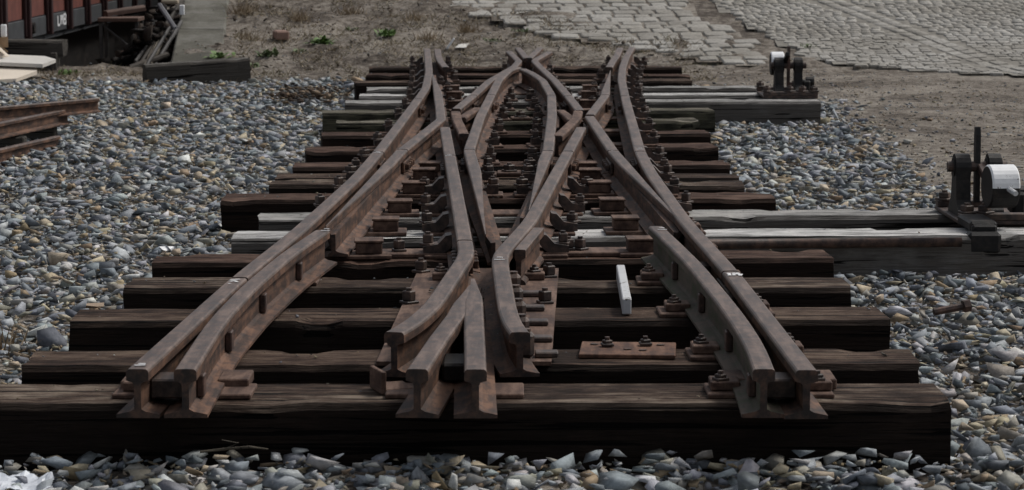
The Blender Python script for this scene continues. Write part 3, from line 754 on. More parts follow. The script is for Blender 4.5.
def in_sleeper(x, y):
    m = np.zeros(len(x), bool)
    for t in ties:
        c, s = math.cos(t['ang']), math.sin(t['ang'])
        lx_ = (x - t['c'].x) * c + (y - t['c'].y) * s; ly_ = -(x - t['c'].x) * s + (y - t['c'].y) * c
        m |= (abs(lx_) < t['L'] / 2 + .012) & (abs(ly_) < t['w'] / 2 + .012)
    return m
def sample(n, y0, y1):
    y = RS.uniform(y0, y1, n); x = RS.uniform(-1, 1, n) * frame_half(y); return x, y
P_, S_, C_ = [], [], []
A_all = 0
for (y0, y1, dens, smin, smax) in ((4.9, 8, 780, .018, .076), (8, 12, 620, .022, .077), (12, 20.3, 490, .027, .078)):
    area = (frame_half(y0) + frame_half(y1)) * (y1 - y0); n = int(area * dens)
    x, y = sample(n, y0, y1)
    edge = right_edge(y) + RS.normal(0, .10, n)
    far = 19.95 + RS.normal(0, .10, n) + .12 * np.sin(x * 3)
    keep = (x < edge) & (y < far) & ~in_sleeper(x, y)
    x, y = x[keep], y[keep]; n = len(x)
    s = smin + (smax - smin) * RS.beta(1.15, 3.0, n)
    z = RS.uniform(-.04, .012, n) + np.where(y < 5.9, .012, 0)
    between = np.zeros(n, bool)
    for t, t2 in zip(ties, ties[1:]):
        between |= (y > t['c'].y) & (y < t2['c'].y) & (x > max(t['a'].x, t2['a'].x)) & (x < min(t['b'].x, t2['b'].x))
    z = np.where(between, z - .03, z)
    mound = .03 * np.exp(-((y - 5.6) / .25) ** 2)
    P_.append(np.stack([x, y, z + mound * 0], -1)); S_.append(s); C_.append(stone_cols(n))
V, Fc, Cc = scatter(np.concatenate(P_), np.concatenate(S_), np.concatenate(C_), .36)
# fines packed between the larger stones
n = 52000; x, y = sample(n, 4.9, 20.2); k = (x < right_edge(y) + RS.normal(0, .08, n)) & (y < 19.95) & ~in_sleeper(x, y) & ~((np.abs(x - .05) < .9) & (y > 6.1)); x, y = x[k], y[k]; n = len(x)
V2, F2, C2 = scatter(np.stack([x, y, RS.uniform(-.016, .006, n)], -1), RS.uniform(.007, .018, n), stone_cols(n, .10) * .85, .5)
Fc = np.concatenate([Fc, F2 + len(V)]); V = np.concatenate([V, V2]); Cc = np.concatenate([Cc, C2])
bal = put(bpy.data.objects.new('ballast', fast_mesh('ballast', V, Fc, Cc, STONE))); tag(bal, 'blue-grey crushed stone ballast spread around the sleepers', 'ballast', kind='stuff')
# loose stones strewn over the earth
n = 7000; y = RS.uniform(9.5, 21.5, n); x = RS.uniform(-4.8, 5.4, n); e = right_edge(y)
d_ = np.where(y < 19.8, x - e, 9)
pr = np.where(y < 19.8, np.where(x > e, np.exp(-np.maximum(d_, 0) / .32) + .05, 0), np.where(x < 2, .30 * np.exp(-(y - 19.8) / .5) + .03, .04))
k = (RS.uniform(0, 1, n) < pr) & ~in_sleeper(x, y); x, y = x[k], y[k]; n = len(x)
zt_ = np.array([gz(a, b) for a, b in zip(x, y)])
s = .010 + .035 * RS.beta(1.2, 3, n)
V, Fc, Cc = scatter(np.stack([x, y, zt_ + s * .18], -1), s, stone_cols(n, .08) * .8, .3)
o = put(bpy.data.objects.new('loose_stones', fast_mesh('loose_stones', V, Fc, Cc, STONE))); tag(o, 'scattered loose stones lying on the bare brown earth', 'stones', kind='stuff')
# fine grit over the earth
n = 26000; y = RS.uniform(9.5, 24.5, n); x = RS.uniform(-1, 1, n) * frame_half(y)
k = (x > right_edge(y)) | (y > 19.8); x, y = x[k], y[k]
k = ~((x > -.9) & (y > 24.2 - (x + .86) * .95) ); x, y = x[k], y[k]; n = len(x)
zt_ = np.array([gz(a, b) for a, b in zip(x, y)]); s = .005 + .022 * RS.beta(1.0, 4, n)
V, Fc, Cc = scatter(np.stack([x, y, zt_ + s * .2], -1), s, stone_cols(n, .35) * .75, .3)
o = put(bpy.data.objects.new('grit', fast_mesh('grit', V, Fc, Cc, STONE))); tag(o, 'fine grit and crumbs of earth on the bare ground', 'grit', kind='stuff')
n = 420; P_ = []
for k in range(n):
    t = random.choice(ties); lx_ = random.uniform(-.49, .49) * t['L']; ly_ = random.uniform(-.45, .45) * t['w']
    P_.append(t['o'].matrix_basis.copy() and (W[t['o']] @ Vector((lx_, ly_, .004))))
for k in range(160):
    yy_ = random.uniform(6.45, 7.7); P_.append(Vector((random.uniform(-.24, -.02) + (7 - yy_) * .03, yy_, Z_PLATE + .006)))
n = len(P_); s = np.concatenate([.004 + .012 * RS.beta(1.0, 4, 420), .008 + .022 * RS.beta(1.0, 3, n - 420)])
V, Fc, Cc = scatter(np.array([p[:] for p in P_]), s, stone_cols(n, .2) * .6, .3)
o = put(bpy.data.objects.new('stone_chips', fast_mesh('stone_chips', V, Fc, Cc, STONE))); tag(o, 'tiny stone chips and grit lying on top of the sleepers', 'grit', kind='stuff')
n = 1500; y = RS.uniform(20.2, 24.4, n); x = RS.uniform(-2.5, 1.8, n); k = (y < 24.1 - (x + .86) * .95); x, y = x[k], y[k]; n = len(x)
s = .010 + .045 * RS.beta(1.0, 5, n); zt_ = np.array([gz(a, b) for a, b in zip(x, y)])
V, Fc, Cc = scatter(np.stack([x, y, zt_ + s * .15], -1), s, np.array([(.13, .105, .082), (.085, .066, .05), (.19, .16, .13), (.24, .225, .20), (.06, .048, .038)])[RS.randint(0, 5, n)], .5)
o = put(bpy.data.objects.new('clods', fast_mesh('clods', V, Fc, Cc, STONE))); tag(o, 'clods of soil and rubble crumbs on the earth bank', 'clods', kind='stuff')
# brown earthy stones at the ends of the sleepers on the left
n = 260; q = at(303, 101, 0); x = q.x + RS.normal(0, .17, n); y = q.y + RS.normal(0, .30, n); s = .018 + .04 * RS.beta(1.4, 3, n)
k = ~in_sleeper(x, y) & (x > -1.65); x, y, s = x[k], y[k], s[k]; n = len(x)
V, Fc, Cc = scatter(np.stack([x, y, .035 + RS.uniform(0, .04, n)], -1), s, np.array([(.11, .072, .046), (.055, .038, .028), (.17, .125, .085), (.13, .13, .125)])[RS.randint(0, 4, n)] * RS.uniform(.7, 1.2, (n, 1)), .4)
o = put(bpy.data.objects.new('earthy_stones', fast_mesh('earthy_stones', V, Fc, Cc, STONE))); tag(o, 'patch of brown soil-stained stones at the sleeper ends', 'stones', kind='stuff')

# ------------------------------------------------------------------ cobbled ramp and cobbled road
def sett_mesh(seed):
    r = random.Random(seed); j = lambda k: r.uniform(-k, k); c = [r.uniform(.06, .16) for _ in range(4)]
    out = [(-.5 + c[0], -.5), (.5 - c[1], -.5), (.5, -.5 + c[1]), (.5, .5 - c[2]), (.5 - c[2], .5), (-.5 + c[3], .5), (-.5, .5 - c[3]), (-.5, -.5 + c[0])]
    out = [(a + j(.025), b + j(.025)) for a, b in out]; vs = []
    for z, f in ((-.06, 1.0), (.003, 1.0), (.014, .90)):
        for a, b in out: vs.append((a * f, b * f, z + (j(.002) if z > .01 else 0)))
    fs = [(l * 8 + k, l * 8 + (k + 1) % 8, l * 8 + 8 + (k + 1) % 8, l * 8 + 8 + k) for l in range(2) for k in range(8)]
    vs.append((j(.1), j(.1), .020)); fs += [(16 + k, 16 + (k + 1) % 8, 24) for k in range(8)]
    return mesh('cobble', vs, [f if len(f) == 3 else f for f in fs], SETT)
SETTS = [sett_mesh(40 + i) for i in range(14)]
def slope_M(x, y, rz, sx, sy, dz=0):
    n = Vector((-(tz(x + .05, y) - tz(x - .05, y)) / .1, -(tz(x, y + .05) - tz(x, y - .05)) / .1, 1)).normalized()
    q = Vector((0, 0, 1)).rotation_difference(n)
    tilt = Matrix.Rotation(random.gauss(0, .03), 4, 'X') @ Matrix.Rotation(random.gauss(0, .03), 4, 'Y')
    return Matrix.Translation((x, y, tz(x, y) + dz)) @ q.to_matrix().to_4x4() @ Matrix.Rotation(rz, 4, 'Z') @ tilt @ Matrix.Diagonal((sx, sy, 1, 1))
def lay(parent, cells, limit, view):
    """cells: list of (x, y, rz, sx, sy); the 'limit' that show largest are parts, the rest one stuff part"""
    cells.sort(key=view)
    for c in cells[:limit]: inst('cobble', random.choice(SETTS), slope_M(*c, dz=random.uniform(.006, .013)), parent)
    rest = cells[limit:]
    if rest:
        Vs, Fs, Cs = [], [], []; b = 0
        for c in rest:
            me = random.choice(SETTS); M = slope_M(*c, dz=random.uniform(.006, .013)); k = random.random()
            for v in me.vertices: Vs.append(tuple(M @ v.co)); Cs.append((k, k, k))
            for f in me.polygons:
                q_ = [i + b for i in f.vertices]; Fs.append(q_[:3])
                if len(q_) == 4: Fs.append([q_[0], q_[2], q_[3]])
            b += len(me.vertices)
        o = put(bpy.data.objects.new('cobbles', fast_mesh('cobbles', np.array(Vs), np.array(Fs), np.array(Cs), SETT)), None, parent); o['kind'] = 'stuff'
JOINT = mat_flat('sandy_joint', (0.19, 0.178, 0.156), 0.95, 0.3, 12)
def bed(name, poly, rel, mat=None):
    """thin jointing bed under the cobbles, laid on the slope"""
    bm = bmesh.new(); n = 28; grid = {}
    x0, x1 = min(p[0] for p in poly), max(p[0] for p in poly); y0, y1 = min(p[1] for p in poly), max(p[1] for p in poly)
    vs = []; fs = []
    for i in range(n + 1):
        for j in range(n + 1): vs.append((x0 + (x1 - x0) * i / n, y0 + (y1 - y0) * j / n))
    keep = []
    for i in range(n):
        for j in range(n):
            c = (x0 + (x1 - x0) * (i + .5) / n, y0 + (y1 - y0) * (j + .5) / n)
            if inside(poly, *c): keep.append((i * (n + 1) + j, (i + 1) * (n + 1) + j, (i + 1) * (n + 1) + j + 1, i * (n + 1) + j + 1))
    return wobj(name, [(x, y, tz(x, y) + rel) for x, y in vs], keep, mat or EARTH)
def inside(poly, x, y):
    r = False; n = len(poly)
    for i in range(n):
        (ax, ay), (bx, by) = poly[i], poly[(i + 1) % n]
        if (ay > y) != (by > y) and x < (bx - ax) * (y - ay) / (by - ay) + ax: r = not r
    return r
rampP = [(hit(u, v).x, hit(u, v).y) for u, v in ((436, 6), (490, 19), (540, 33), (600, 45), (655, 55), (715, 64), (772, 67))]
rampP = [(-2.2, 25.3)] + rampP + [(hit(u, v).x, hit(u, v).y) for u, v in ((768, 56), (733, 35), (702, 18), (681, 2))] + [(1.25, 25.6)]
cr = bed('cobbled_ramp', rampP, .011); tag(cr, kind='structure')
cells = []
yv = 20.4; row = 0
while yv < 26:
    hgt = random.uniform(.155, .20); xx = -3.2 - .18 * (yv - 20.4) + random.uniform(-.2, 0)
    while xx < 3.2:
        wv = random.uniform(.15, .25); cx, cy = xx + wv / 2, yv + hgt / 2 + .05 * xx + random.uniform(-.015, .015)
        if inside(rampP, cx, cy) and random.random() > .02: cells.append((cx, cy, R(random.gauss(5, 2)), wv - .014, hgt - .012))
        xx += wv
    yv += hgt; row += 1
lay(cr, cells, 300, lambda c: c[1])
roadP = [(hit(u, v).x, hit(u, v).y) for u, v in ((803, 59), (860, 67), (930, 73), (1023, 77))] + [(6.2, 20.25), (6.8, 25.6), (1.5, 25.6)] + [(hit(u, v).x, hit(u, v).y) for u, v in ((712, 1), (736, 18), (762, 34), (792, 51))]
rd = bed('cobbled_road', roadP, .016, JOINT); tag(rd, kind='structure')
A0 = Vector((hit(822, 0).x, hit(822, 0).y)); A1 = Vector((hit(1022, 74).x, hit(1022, 74).y)); ad = (A1 - A0).normalized(); an = Vector((-ad.y, ad.x))
cells = []; yv = 20.0
while yv < 25.6:
    hgt = random.uniform(.078, .098); xx = 1.2 + random.uniform(-.2, 0)
    while xx < 6.8:
        wv = random.uniform(.075, .125); cx, cy = xx + wv / 2, yv + hgt / 2 - .04 * xx + random.uniform(-.012, .012)
        if inside(roadP, cx, cy) and abs((Vector((cx, cy)) - A0).dot(an)) > .19: cells.append((cx, cy, R(random.gauss(-2, 2.5)), wv - .007, hgt - .006))
        xx += wv
    yv += hgt
s_ = -2.0
gut = []
while s_ < 5.2:
    L = random.uniform(.12, .20)
    for o_ in (-.065, .065):
        c = A0 + ad * (s_ + L / 2) + an * o_
        if inside(roadP, c.x, c.y): gut.append((c.x, c.y, math.atan2(ad.y, ad.x), L - .018, .115))
    s_ += L
cx_v = lambda c: (0 if abs(CAM_Z) and abs(c[0] / c[1]) < .21 and c[1] < 24.3 else 1, c[1])
lay(rd, gut + cells, 300, cx_v)

# ------------------------------------------------------------------ concrete wing wall of the ramp
t = empty('ramp_wall', (-2.6, 21.0, 0)); tag(t, 'mossy concrete wing wall sloping up beside the earth ramp', 'wall')
y = 20.85; seg_y = [20.85, 22.45, 24.2, 26.0, 28.0]
for ya, yb in zip(seg_y, seg_y[1:]):
    vs = []; n = 6
    for i in range(n + 1):
        yy = ya + .008 + (yb - ya - .016) * i / n; xl = wall_x(yy); zt = tz(xl + .5, yy) + .035
        wd = .42
        for (dx, dz) in ((0, -1.0), (0, zt - .015), (.015, zt), (wd - .015, zt), (wd, zt - .015), (wd, -1.0)): vs.append((xl + dx, yy, dz))
    fs = []
    for i in range(n):
        for j in range(6): fs.append((i * 6 + j, (i + 1) * 6 + j, (i + 1) * 6 + (j + 1) % 6, i * 6 + (j + 1) % 6))
    fs += [tuple(range(6)), tuple(reversed(range(n * 6, n * 6 + 6)))]
    wobj('slab', vs, fs, CONC, t)

# ------------------------------------------------------------------ timbers, boards, scrap and wagon at the left
def beam(name, a, b, wd, h, mat, label, cat, group=None, roll=0.0, seed=3):
    a, b = Vector(a), Vector(b); d = b - a; L = d.length
    M = Matrix.Translation((a + b) / 2) @ d.to_track_quat('X', 'Z').to_matrix().to_4x4() @ Matrix.Rotation(roll, 4, 'X')
    o = inst(name, sleeper_mesh(L, wd, h, mat, seed), M); tag(o, label, cat, group); return o
a = hit(142, 83); b = hit(246, 81)
beam('old_beam', (a.x, a.y + .12, .135), (b.x, b.y + .12, .175), .20, .19, DARKWOOD, 'old black timber beam lying at the foot of the concrete wall', 'beam', seed=21)
yb = 21.4
beam('stacked_beam', (-4.75, yb, .255), (-3.73, yb, .245), .24, .135, DARKWOOD, 'black timber beam on top of the stack beneath the wagon', 'beam', seed=22)
beam('stacked_beam', (-4.75, yb + .02, .118), (-3.80, yb + .02, .112), .24, .15, DARKWOOD, 'black timber beam at the bottom of the stack beneath the wagon', 'beam', seed=23)
m = MB().box((-3.79, 21.2, .06), (.05, .06, .18), None, .006); tag(m.build('timber_stub', DARKWOOD), 'short upright dark stub in front of the black beam stack', 'timber')
# cream boards
def sheet(name, cs, th, mat, label, cat, group=None):
    m = MB(); n = len(cs); vs = [Vector(c) for c in cs] + [Vector(c) - Vector((0, 0, th)) for c in cs]
    m.add(vs, [tuple(range(n)), tuple(range(2 * n - 1, n - 1, -1))] + [(i, n + i, n + (i + 1) % n, (i + 1) % n) for i in range(n)])
    o = m.build(name, mat); tag(o, label, cat, group); return o
sheet('cream_board', [(-4.6, 19.25, .03), (-4.05, 19.42, .03), (-3.80, 19.62, .035), (-3.70, 19.95, .075), (-3.74, 20.12, .10), (-4.6, 20.15, .13)], .028, CREAM, 'large warped cream board lying on the gravel by the beam stack', 'board')
sheet('cream_board', [(-4.6, 20.0, .165), (-3.66, 19.98, .125), (-3.60, 20.22, .150), (-3.72, 20.40, .165), (-4.6, 20.42, .20)], .028, mat_flat('grey_white_board', (.55, .53, .49), .7, .08, 4), 'greyish white board overlapping the warped cream board', 'board')
sheet('cream_board', [(-4.6, 20.05, .24), (-4.10, 20.10, .19), (-3.98, 20.30, .17), (-4.12, 20.34, .30), (-4.6, 20.34, .33)], .02, CREAM, 'narrow cream board leaning up on top of the others', 'board')
m = MB(); Mx = TR((-4.03, 20.22, .25), R(15)); m.box((0, 0, 0), (.13, .10, .012), Mx @ Matrix.Rotation(R(40), 4, 'Y'), 0); m.box((-.06, 0, .05), (.012, .10, .12), Mx, 0); m.box((.0, .05, .03), (.12, .010, .08), Mx, 0)
tag(m.build('broken_box', BOXBROWN), 'torn brown box leaning on the cream boards', 'box')
m = MB(); m.box((-4.02, 20.30, .37), (.045, .03, .10), Matrix.Identity(4), .008); tag(m.build('white_scrap', WHITE), 'small upright white scrap above the torn box', 'scrap')
# stacked loose rails on blocks
def scrap_rail(a, b, z0, label):
    p = resample([Vector((*a, 0)), Vector((*b, 0))], .3)
    o = rail_obj(p, None, None, z0, (RUST, HEAD, RUST), 'loose_rail', .74); tag(o, label, 'rail', 'loose rails stacked on the gravel'); return o
scrap_rail((-3.35, 13.45), (-2.42, 14.92), .135, 'rusty loose rail crossing on top of the rail stack')
scrap_rail((-2.98, 12.6), (-2.57, 14.75), .085, 'rusty loose rail in the middle of the rail stack')
scrap_rail((-2.95, 12.0), (-2.52, 14.15), -.02, 'rusty loose rail lowest in the stack, foot on the gravel')
for (x, y, z, L, lb) in ((-2.72, 14.62, .045, .30, 'dark timber block packed under the ends of the loose rails'), (-2.80, 13.95, .048, .36, 'dark timber block midway under the loose rail stack'), (-2.86, 13.2, .050, .36, 'dark timber block under the loose rails, farthest from their cut ends')):
    m = MB().box((x - .04, y, z - .045), (L, .10, .145), None, .006); tag(m.build('timber_block', DARKWOOD), lb, 'block', 'blocks under the loose rails')
# upright plate end in the rail stack
m = MB().box((-3.02, 14.6, .19), (.12, .02, .12), None, .003); tag(m.build('fish_plate_scrap', RUST), 'rusty upright plate standing behind the loose rails', 'metal plate')
# wagon in the sunken siding
wx, wy0, wy1 = -4.33, 20.9, 33.0
t = empty('goods_wagon', (-5.3, 27, -.45)); tag(t, 'old red plank goods wagon with dark posts standing on the sunken siding', 'wagon')
for k in range(6):
    MB().box((wx - .02, (wy0 + wy1) / 2, .36 + .105 + k * .21), (.035, wy1 - wy0, .204), None, .004).build('plank', WAGRED, t)
MB().box((wx - .012, (wy0 + wy1) / 2, .27), (.05, wy1 - wy0, .17), None, .004).build('sill', WAGGREY, t)
for y in [21.7 + 1.08 * k for k in range(11)]:
    m = MB(); m.box((wx + .035, y, .86), (.06, .075, 1.36), None, .006); m.box((wx + .02, y, .86), (.03, .14, 1.30), None, .004); m.build('post', WAGPOST, t)
MB().box((-5.3, (wy0 + wy1) / 2, .17), (1.9, wy1 - wy0, .08), None, .0).build('floor', WAGGREY, t)
MB().box((-5.25, (wy0 + wy1) / 2, -.10), (1.5, wy1 - wy0 - .3, .44), None, .01).build('underframe_shade_block', IRON, t)  # solid black underframe block, added so the space under the floor reads shaded
for y in (wy0, wy1): MB().box((-5.3, y, .95), (1.9, .04, 1.3), None, 0).build('end_wall', WAGRED, t)
MB().box((-6.28, (wy0 + wy1) / 2, .95), (.04, wy1 - wy0, 1.3), None, 0).build('side_wall', WAGRED, t)
for y in (23.2, 24.6, 29.6, 31.0):
    for x in (-4.9, -5.7): MB().tube([(x - .05, y, -.18), (x + .05, y, -.18)], .28, 24).build('wheel', IRON, t)
q = atY(32, 30, 23.2); MB().tube([(wx - .02, 23.1, .27), (wx + .04, 23.1, .27)], .05, 12).build('sill_hole', IRON, t)
# white stencilled lettering on the sill: two short lines of strokes
m = MB(); ly = 24.45
def stroke(y0, z0, y1, z1, wth=.022):
    m.box((wx + .0145, (y0 + y1) / 2, (z0 + z1) / 2), (.003, max(wth * 1.6, abs(y1 - y0)), max(wth, abs(z1 - z0))))
for (gx, parts) in ((0, [(0, 0, 0, .09), (0, 0, .10, 0)]), (.16, [(0, 0, 0, .09), (.11, 0, .11, .09), (.055, .04, .055, .09)]), (.33, [(0, 0, 0, .09), (0, .09, .10, .09), (0, .045, .10, .045), (0, 0, .10, 0), (.11, .0, .11, .03), (.11, .055, .11, .09)])):
    for (a0, b0, a1, b1) in parts: stroke(ly - .05 + gx, .24 + b0, ly - .05 + gx + a1 - a0 + (0), .24 + b1) if a0 == 0 else stroke(ly - .05 + gx + a0, .24 + b0, ly - .05 + gx + a1, .24 + b1)
m.build('lettering', WHITE, t)
# siding bed under the wagon and a low steel trestle beside it
t = empty('steel_trestle', (-3.5, 23.0, gz(-3.5, 23.0))); tag(t, 'low steel trestle with a brown plank top beside the wagon', 'trestle')
zt0 = atY(120, 19, 23.0).z
m = MB().box((-3.50, 23.0, zt0), (.36, .40, .035), None, .004); m.build('top', mat_flat('brown_plank_top', (.10, .06, .045)), t)
for (x, y) in ((-3.66, 22.85), (-3.34, 22.85), (-3.66, 23.15), (-3.34, 23.15)):
    zg = gz(x, y) - .01; MB().box((x, y, (zt0 + zg) / 2), (.03, .03, zt0 - zg - .035), None, .003).build('leg', SCRAP, t)
MB().tube([(-3.65, 22.85, zt0 - .04), (-3.36, 22.85, zt0 - .28)], .010, 6).build('brace', SCRAP, t)
MB().box((-3.40, 23.0, zt0 - .30), (.24, .3, .02), None, .003).build('shelf', RUST, t)
beam('brown_board', (-3.66, 23.1, zt0 + .07), (-3.34, 23.3, zt0 + .115), .10, .05, mat_flat('brown_board', (.11, .07, .055)), 'reddish brown board resting on the steel trestle', 'board', seed=31)
# scrap heap against the wall
n = 520; x = -3.20 + RS.normal(0, .15, n); y = 22.4 + RS.normal(0, .65, n); k = (x < -2.98) & (y > 21.85); x, y = x[k], y[k]; n = len(x)
zt_ = np.array([gz(a, b) for a, b in zip(x, y)]); hgt = .72 * np.exp(-((x + 3.10) / .26) ** 2) * np.clip((y - 21.2) / 1.3, 0, 1.2)
V, Fc, Cc = scatter(np.stack([x, y, zt_ + hgt * RS.uniform(.2, 1, n)], -1), RS.uniform(.04, .13, n), np.array([(.018, .015, .013), (.03, .022, .017), (.012, .011, .011)])[RS.randint(0, 3, n)], .8)
o = put(bpy.data.objects.new('rubbish_heap', fast_mesh('rubbish_heap', V, Fc, Cc, STONE))); tag(o, 'heap of blackened rubbish against the concrete wall', 'rubbish', kind='stuff')
def plank(name, p0, p1, wd, th, mat, label, cat):
    return beam(name, p0, p1, wd, th, mat, label, cat, None, R(25), random.randint(40, 90))
plank('leaning_plank', atY(147, 67, 21.35), atY(163, 35, 22.1), .075, .03, PALEWOOD, 'pale plank leaning upright against the rubbish heap', 'plank')
plank('leaning_bar', atY(153, 68, 21.4), atY(182, 20, 22.4), .035, .02, SCRAP, 'long dark angle bar leaning beside the pale plank', 'bar')
plank('leaning_bar', atY(159, 3, 22.2), atY(175, 27, 21.9), .045, .02, mat_flat('galvanised', (.16, .16, .17)), 'grey metal strip crossing above the leaning bars', 'bar')
plank('leaning_bar', atY(136, 60, 21.6), atY(156, 33, 22.3), .03, .02, SCRAP, 'short dark bar leaning at the wagon side of the heap', 'bar')
plank('leaning_bar', atY(148, 34, 22.1), atY(162, 8, 22.9), .035, .02, mat_flat('brown_strip', (.09, .05, .035)), 'brown strip of wood standing behind the bars', 'strip')
plank('leaning_bar', atY(146, 66, 21.3), atY(170, 26, 22.1), .03, .02, SCRAP, 'thin dark rod leaning left of the pale plank', 'bar')
plank('leaning_bar', atY(140, 64, 21.5), atY(178, 6, 22.7), .04, .03, mat_flat('charred_wood', (.03, .025, .02)), 'charred long batten standing behind the leaning bars', 'batten')
plank('leaning_plank', atY(130, 66, 21.4), atY(168, 52, 21.6), .06, .03, mat_flat('grey_batten', (.07, .06, .05)), 'short dark plank lying at the foot of the rubbish heap', 'plank')
m = MB().box(atY(182, 10, 22.6), (.045, .03, .09), None, .008); tag(m.build('white_rag', WHITE), 'white scrap caught between heap and concrete wall', 'scrap')
m = MB().box(atY(170, 2, 22.9), (.15, .10, .035), None, .008); tag(m.build('tan_lump', mat_flat('tan', (.30, .25, .19))), 'tan lump lying on top of the rubbish heap', 'scrap')

# ------------------------------------------------------------------ weeds, dry grass and small litter
def weed(u, v, rad, n, leaf_l, mat, label, up=.9):
    p = hit(u, v); z = gz(p.x, p.y); m = MB(); r = random.Random(int(u * 7 + v))
    for i in range(n):
        a = r.uniform(0, 2 * math.pi); el = r.uniform(.25, 1.2) * up; L = leaf_l * r.uniform(.6, 1.2); w_ = L * r.uniform(.10, .2)
        b0 = Vector((p.x + r.gauss(0, rad * .35), p.y + r.gauss(0, rad * .35), z - .005)); d = Vector((math.cos(a) * math.cos(el), math.sin(a) * math.cos(el), math.sin(el)))
        sd_ = Vector((-math.sin(a), math.cos(a), 0)); m1 = b0 + d * L * .55; tip = b0 + d * L + Vector((0, 0, -L * .22))
        m.add([b0 - sd_ * w_ * .25, b0 + sd_ * w_ * .25, m1 + sd_ * w_, tip, m1 - sd_ * w_], [(0, 1, 2, 4), (4, 2, 3)])
    tag(m.build('weed', mat), label, 'weed')
weed(322, 42, .10, 70, .14, LEAF, 'spiky green weed on the bank above the left sleepers, beside the brick')
weed(386, 38, .10, 80, .10, LEAF, 'bright green grass tuft on the earth bank near the left rails')
weed(267, 61, .10, 40, .10, LEAF2, 'dull green weed behind the right end of the black beam')
weed(255, 67, .08, 30, .07, LEAF2, 'small low weed tucked against the black beam end')
weed(218, 62, .10, 50, .10, LEAF, 'green weed growing at the foot of the concrete wall')
weed(82, 63, .14, 110, .16, LEAF, 'bushy green weed beside the black beam stack')
weed(106, 61, .10, 50, .11, LEAF, 'low green weed under the steel trestle')
weed(67, 75, .08, 40, .09, LEAF, 'small green weed between the cream boards and the gravel')
weed(300, 52, .10, 40, .06, LEAF2, 'low weed on the bank between the brick and the gravel')
weed(350, 26, .10, 40, .06, LEAF2, 'faint low weed on the bank between the spiky weed and the bright tuft')
weed(492, 40, .12, 60, .05, LEAF2, 'mossy low grass just behind the far crossing')
weed(132, 63, .12, 60, .08, LEAF, 'green weed by the foot of the rubbish heap')
weed(180, 122, .05, 22, .05, LEAF2, 'tiny weed sprouting alone in the ballast')
weed(805, 48, .12, 60, .06, LEAF2, 'low grass by the far lever at the edge of the cobbles')
weed(590, 38, .06, 26, .06, LEAF2, 'tiny weed in the joints of the cobbled ramp')
weed(520, 33, .10, 60, .05, LEAF2, 'low moss-green grass where the earth bank meets the cobbles')
n = 30000; xx = RS.uniform(-4.6, 1.6, n); yy = RS.uniform(19.7, 25, n)
clump = np.array([noise.noise(Vector((a * 2.1, b * 2.1, 4.4))) for a, b in zip(xx, yy)])
k = (clump > .02) & (yy < 24.2 - (xx + .86) * .95) & ((xx < wall_x(yy) - .1) | (xx > wall_x(yy) + .5))
xx, yy = xx[k], yy[k]; n = len(xx)
Vs = np.zeros((n, 3, 3)); zz = np.array([gz(a, b) for a, b in zip(xx, yy)]); az = RS.uniform(0, 2 * np.pi, n); L = RS.uniform(.02, .10, n); el = RS.uniform(.05, .9, n)
Vs[:, 0] = np.stack([xx - .0035, yy, zz], -1); Vs[:, 1] = np.stack([xx + .0035, yy, zz], -1); Vs[:, 2] = np.stack([xx + L * np.cos(az) * np.cos(el), yy + L * np.sin(az) * np.cos(el), zz + L * np.sin(el)], -1)
cc = np.array([(.22, .18, .125), (.15, .118, .08), (.11, .10, .06), (.33, .28, .20)])[RS.randint(0, 4, n)]
o = put(bpy.data.objects.new('dry_grass', fast_mesh('dry_grass', Vs.reshape(-1, 3), np.arange(n * 3).reshape(-1, 3), np.repeat(cc, 3, 0), STRAW))); tag(o, 'thin dry grass stalks on the earth bank', 'grass', kind='stuff')
def tuft(u, v, n, L0, label):
    p = hit(u, v); m = MB(); r = random.Random(int(u))
    for i in range(n):
        a = r.uniform(0, 6.28); el = r.uniform(.4, 1.3); L = L0 * r.uniform(.5, 1.1); b0 = Vector((p.x + r.gauss(0, .055 if p.y > 19 else .03), p.y + r.gauss(0, .06 if p.y > 19 else .03), gz(p.x, p.y) - .01))
        t1 = b0 + Vector((math.cos(a) * math.cos(el), math.sin(a) * math.cos(el), math.sin(el))) * L
        m.add([b0 + Vector((-.004, 0, 0)), b0 + Vector((.004, 0, 0)), t1], [(0, 1, 2)])
    tag(m.build('dry_tuft', mat_flat('straw', (.26, .20, .13))), label, 'grass')
tuft(8, 345, 45, .14, 'dry straw tuft in the ballast next to the second sleeper end')
tuft(208, 92, 40, .12, 'dry straw tuft at the gravel edge in front of the black beam')
tuft(248, 40, 60, .20, 'tangle of dry stalks on the bank beside the concrete wall')
tuft(300, 22, 70, .16, 'dry brown clump on the bank above the brick')
tuft(468, 30, 70, .14, 'dry brown clump between bank and cobbles, behind the crossing')
tuft(352, 14, 70, .15, 'dry brown clump high on the bank between the two green weeds')
tuft(415, 22, 60, .13, 'dry brown clump on the bank beyond the bright green tuft')
tuft(244, 18, 80, .18, 'dry stalks high on the bank edge by the concrete wall')
tuft(430, 42, 60, .16, 'dry grass clump just behind the far end of the left rails')
def lump(name, u, v, s, mat, label, cat, seed, flat=1.0, raise_=0.0):
    p = hit(u, v); vv, ff = HULLS[seed % 48]; z = gz(p.x, p.y)
    o = wobj(name, [Vector((p.x + a[0] * s, p.y + a[1] * s, z + raise_ + (a[2] + .35) * s * flat)) for a in vv], ff.tolist(), mat); tag(o, label, cat); return o
p = hit(281, 38); MB().box((p.x, p.y, gz(p.x, p.y) + .03), (.12, .25, .075), Matrix.Translation(p) @ Matrix.Rotation(.2, 4, 'Z') @ Matrix.Translation(-p), .012).build('brick', BRICKM); tag(bpy.context.scene.objects['brick'], 'pinkish half-buried brick on the earth bank', 'brick')
lump('pale_stone', 167, 249, .042, WHITE, 'bright white stone shard in the ballast left of the sleepers', 'stone', 3, .8, .012)
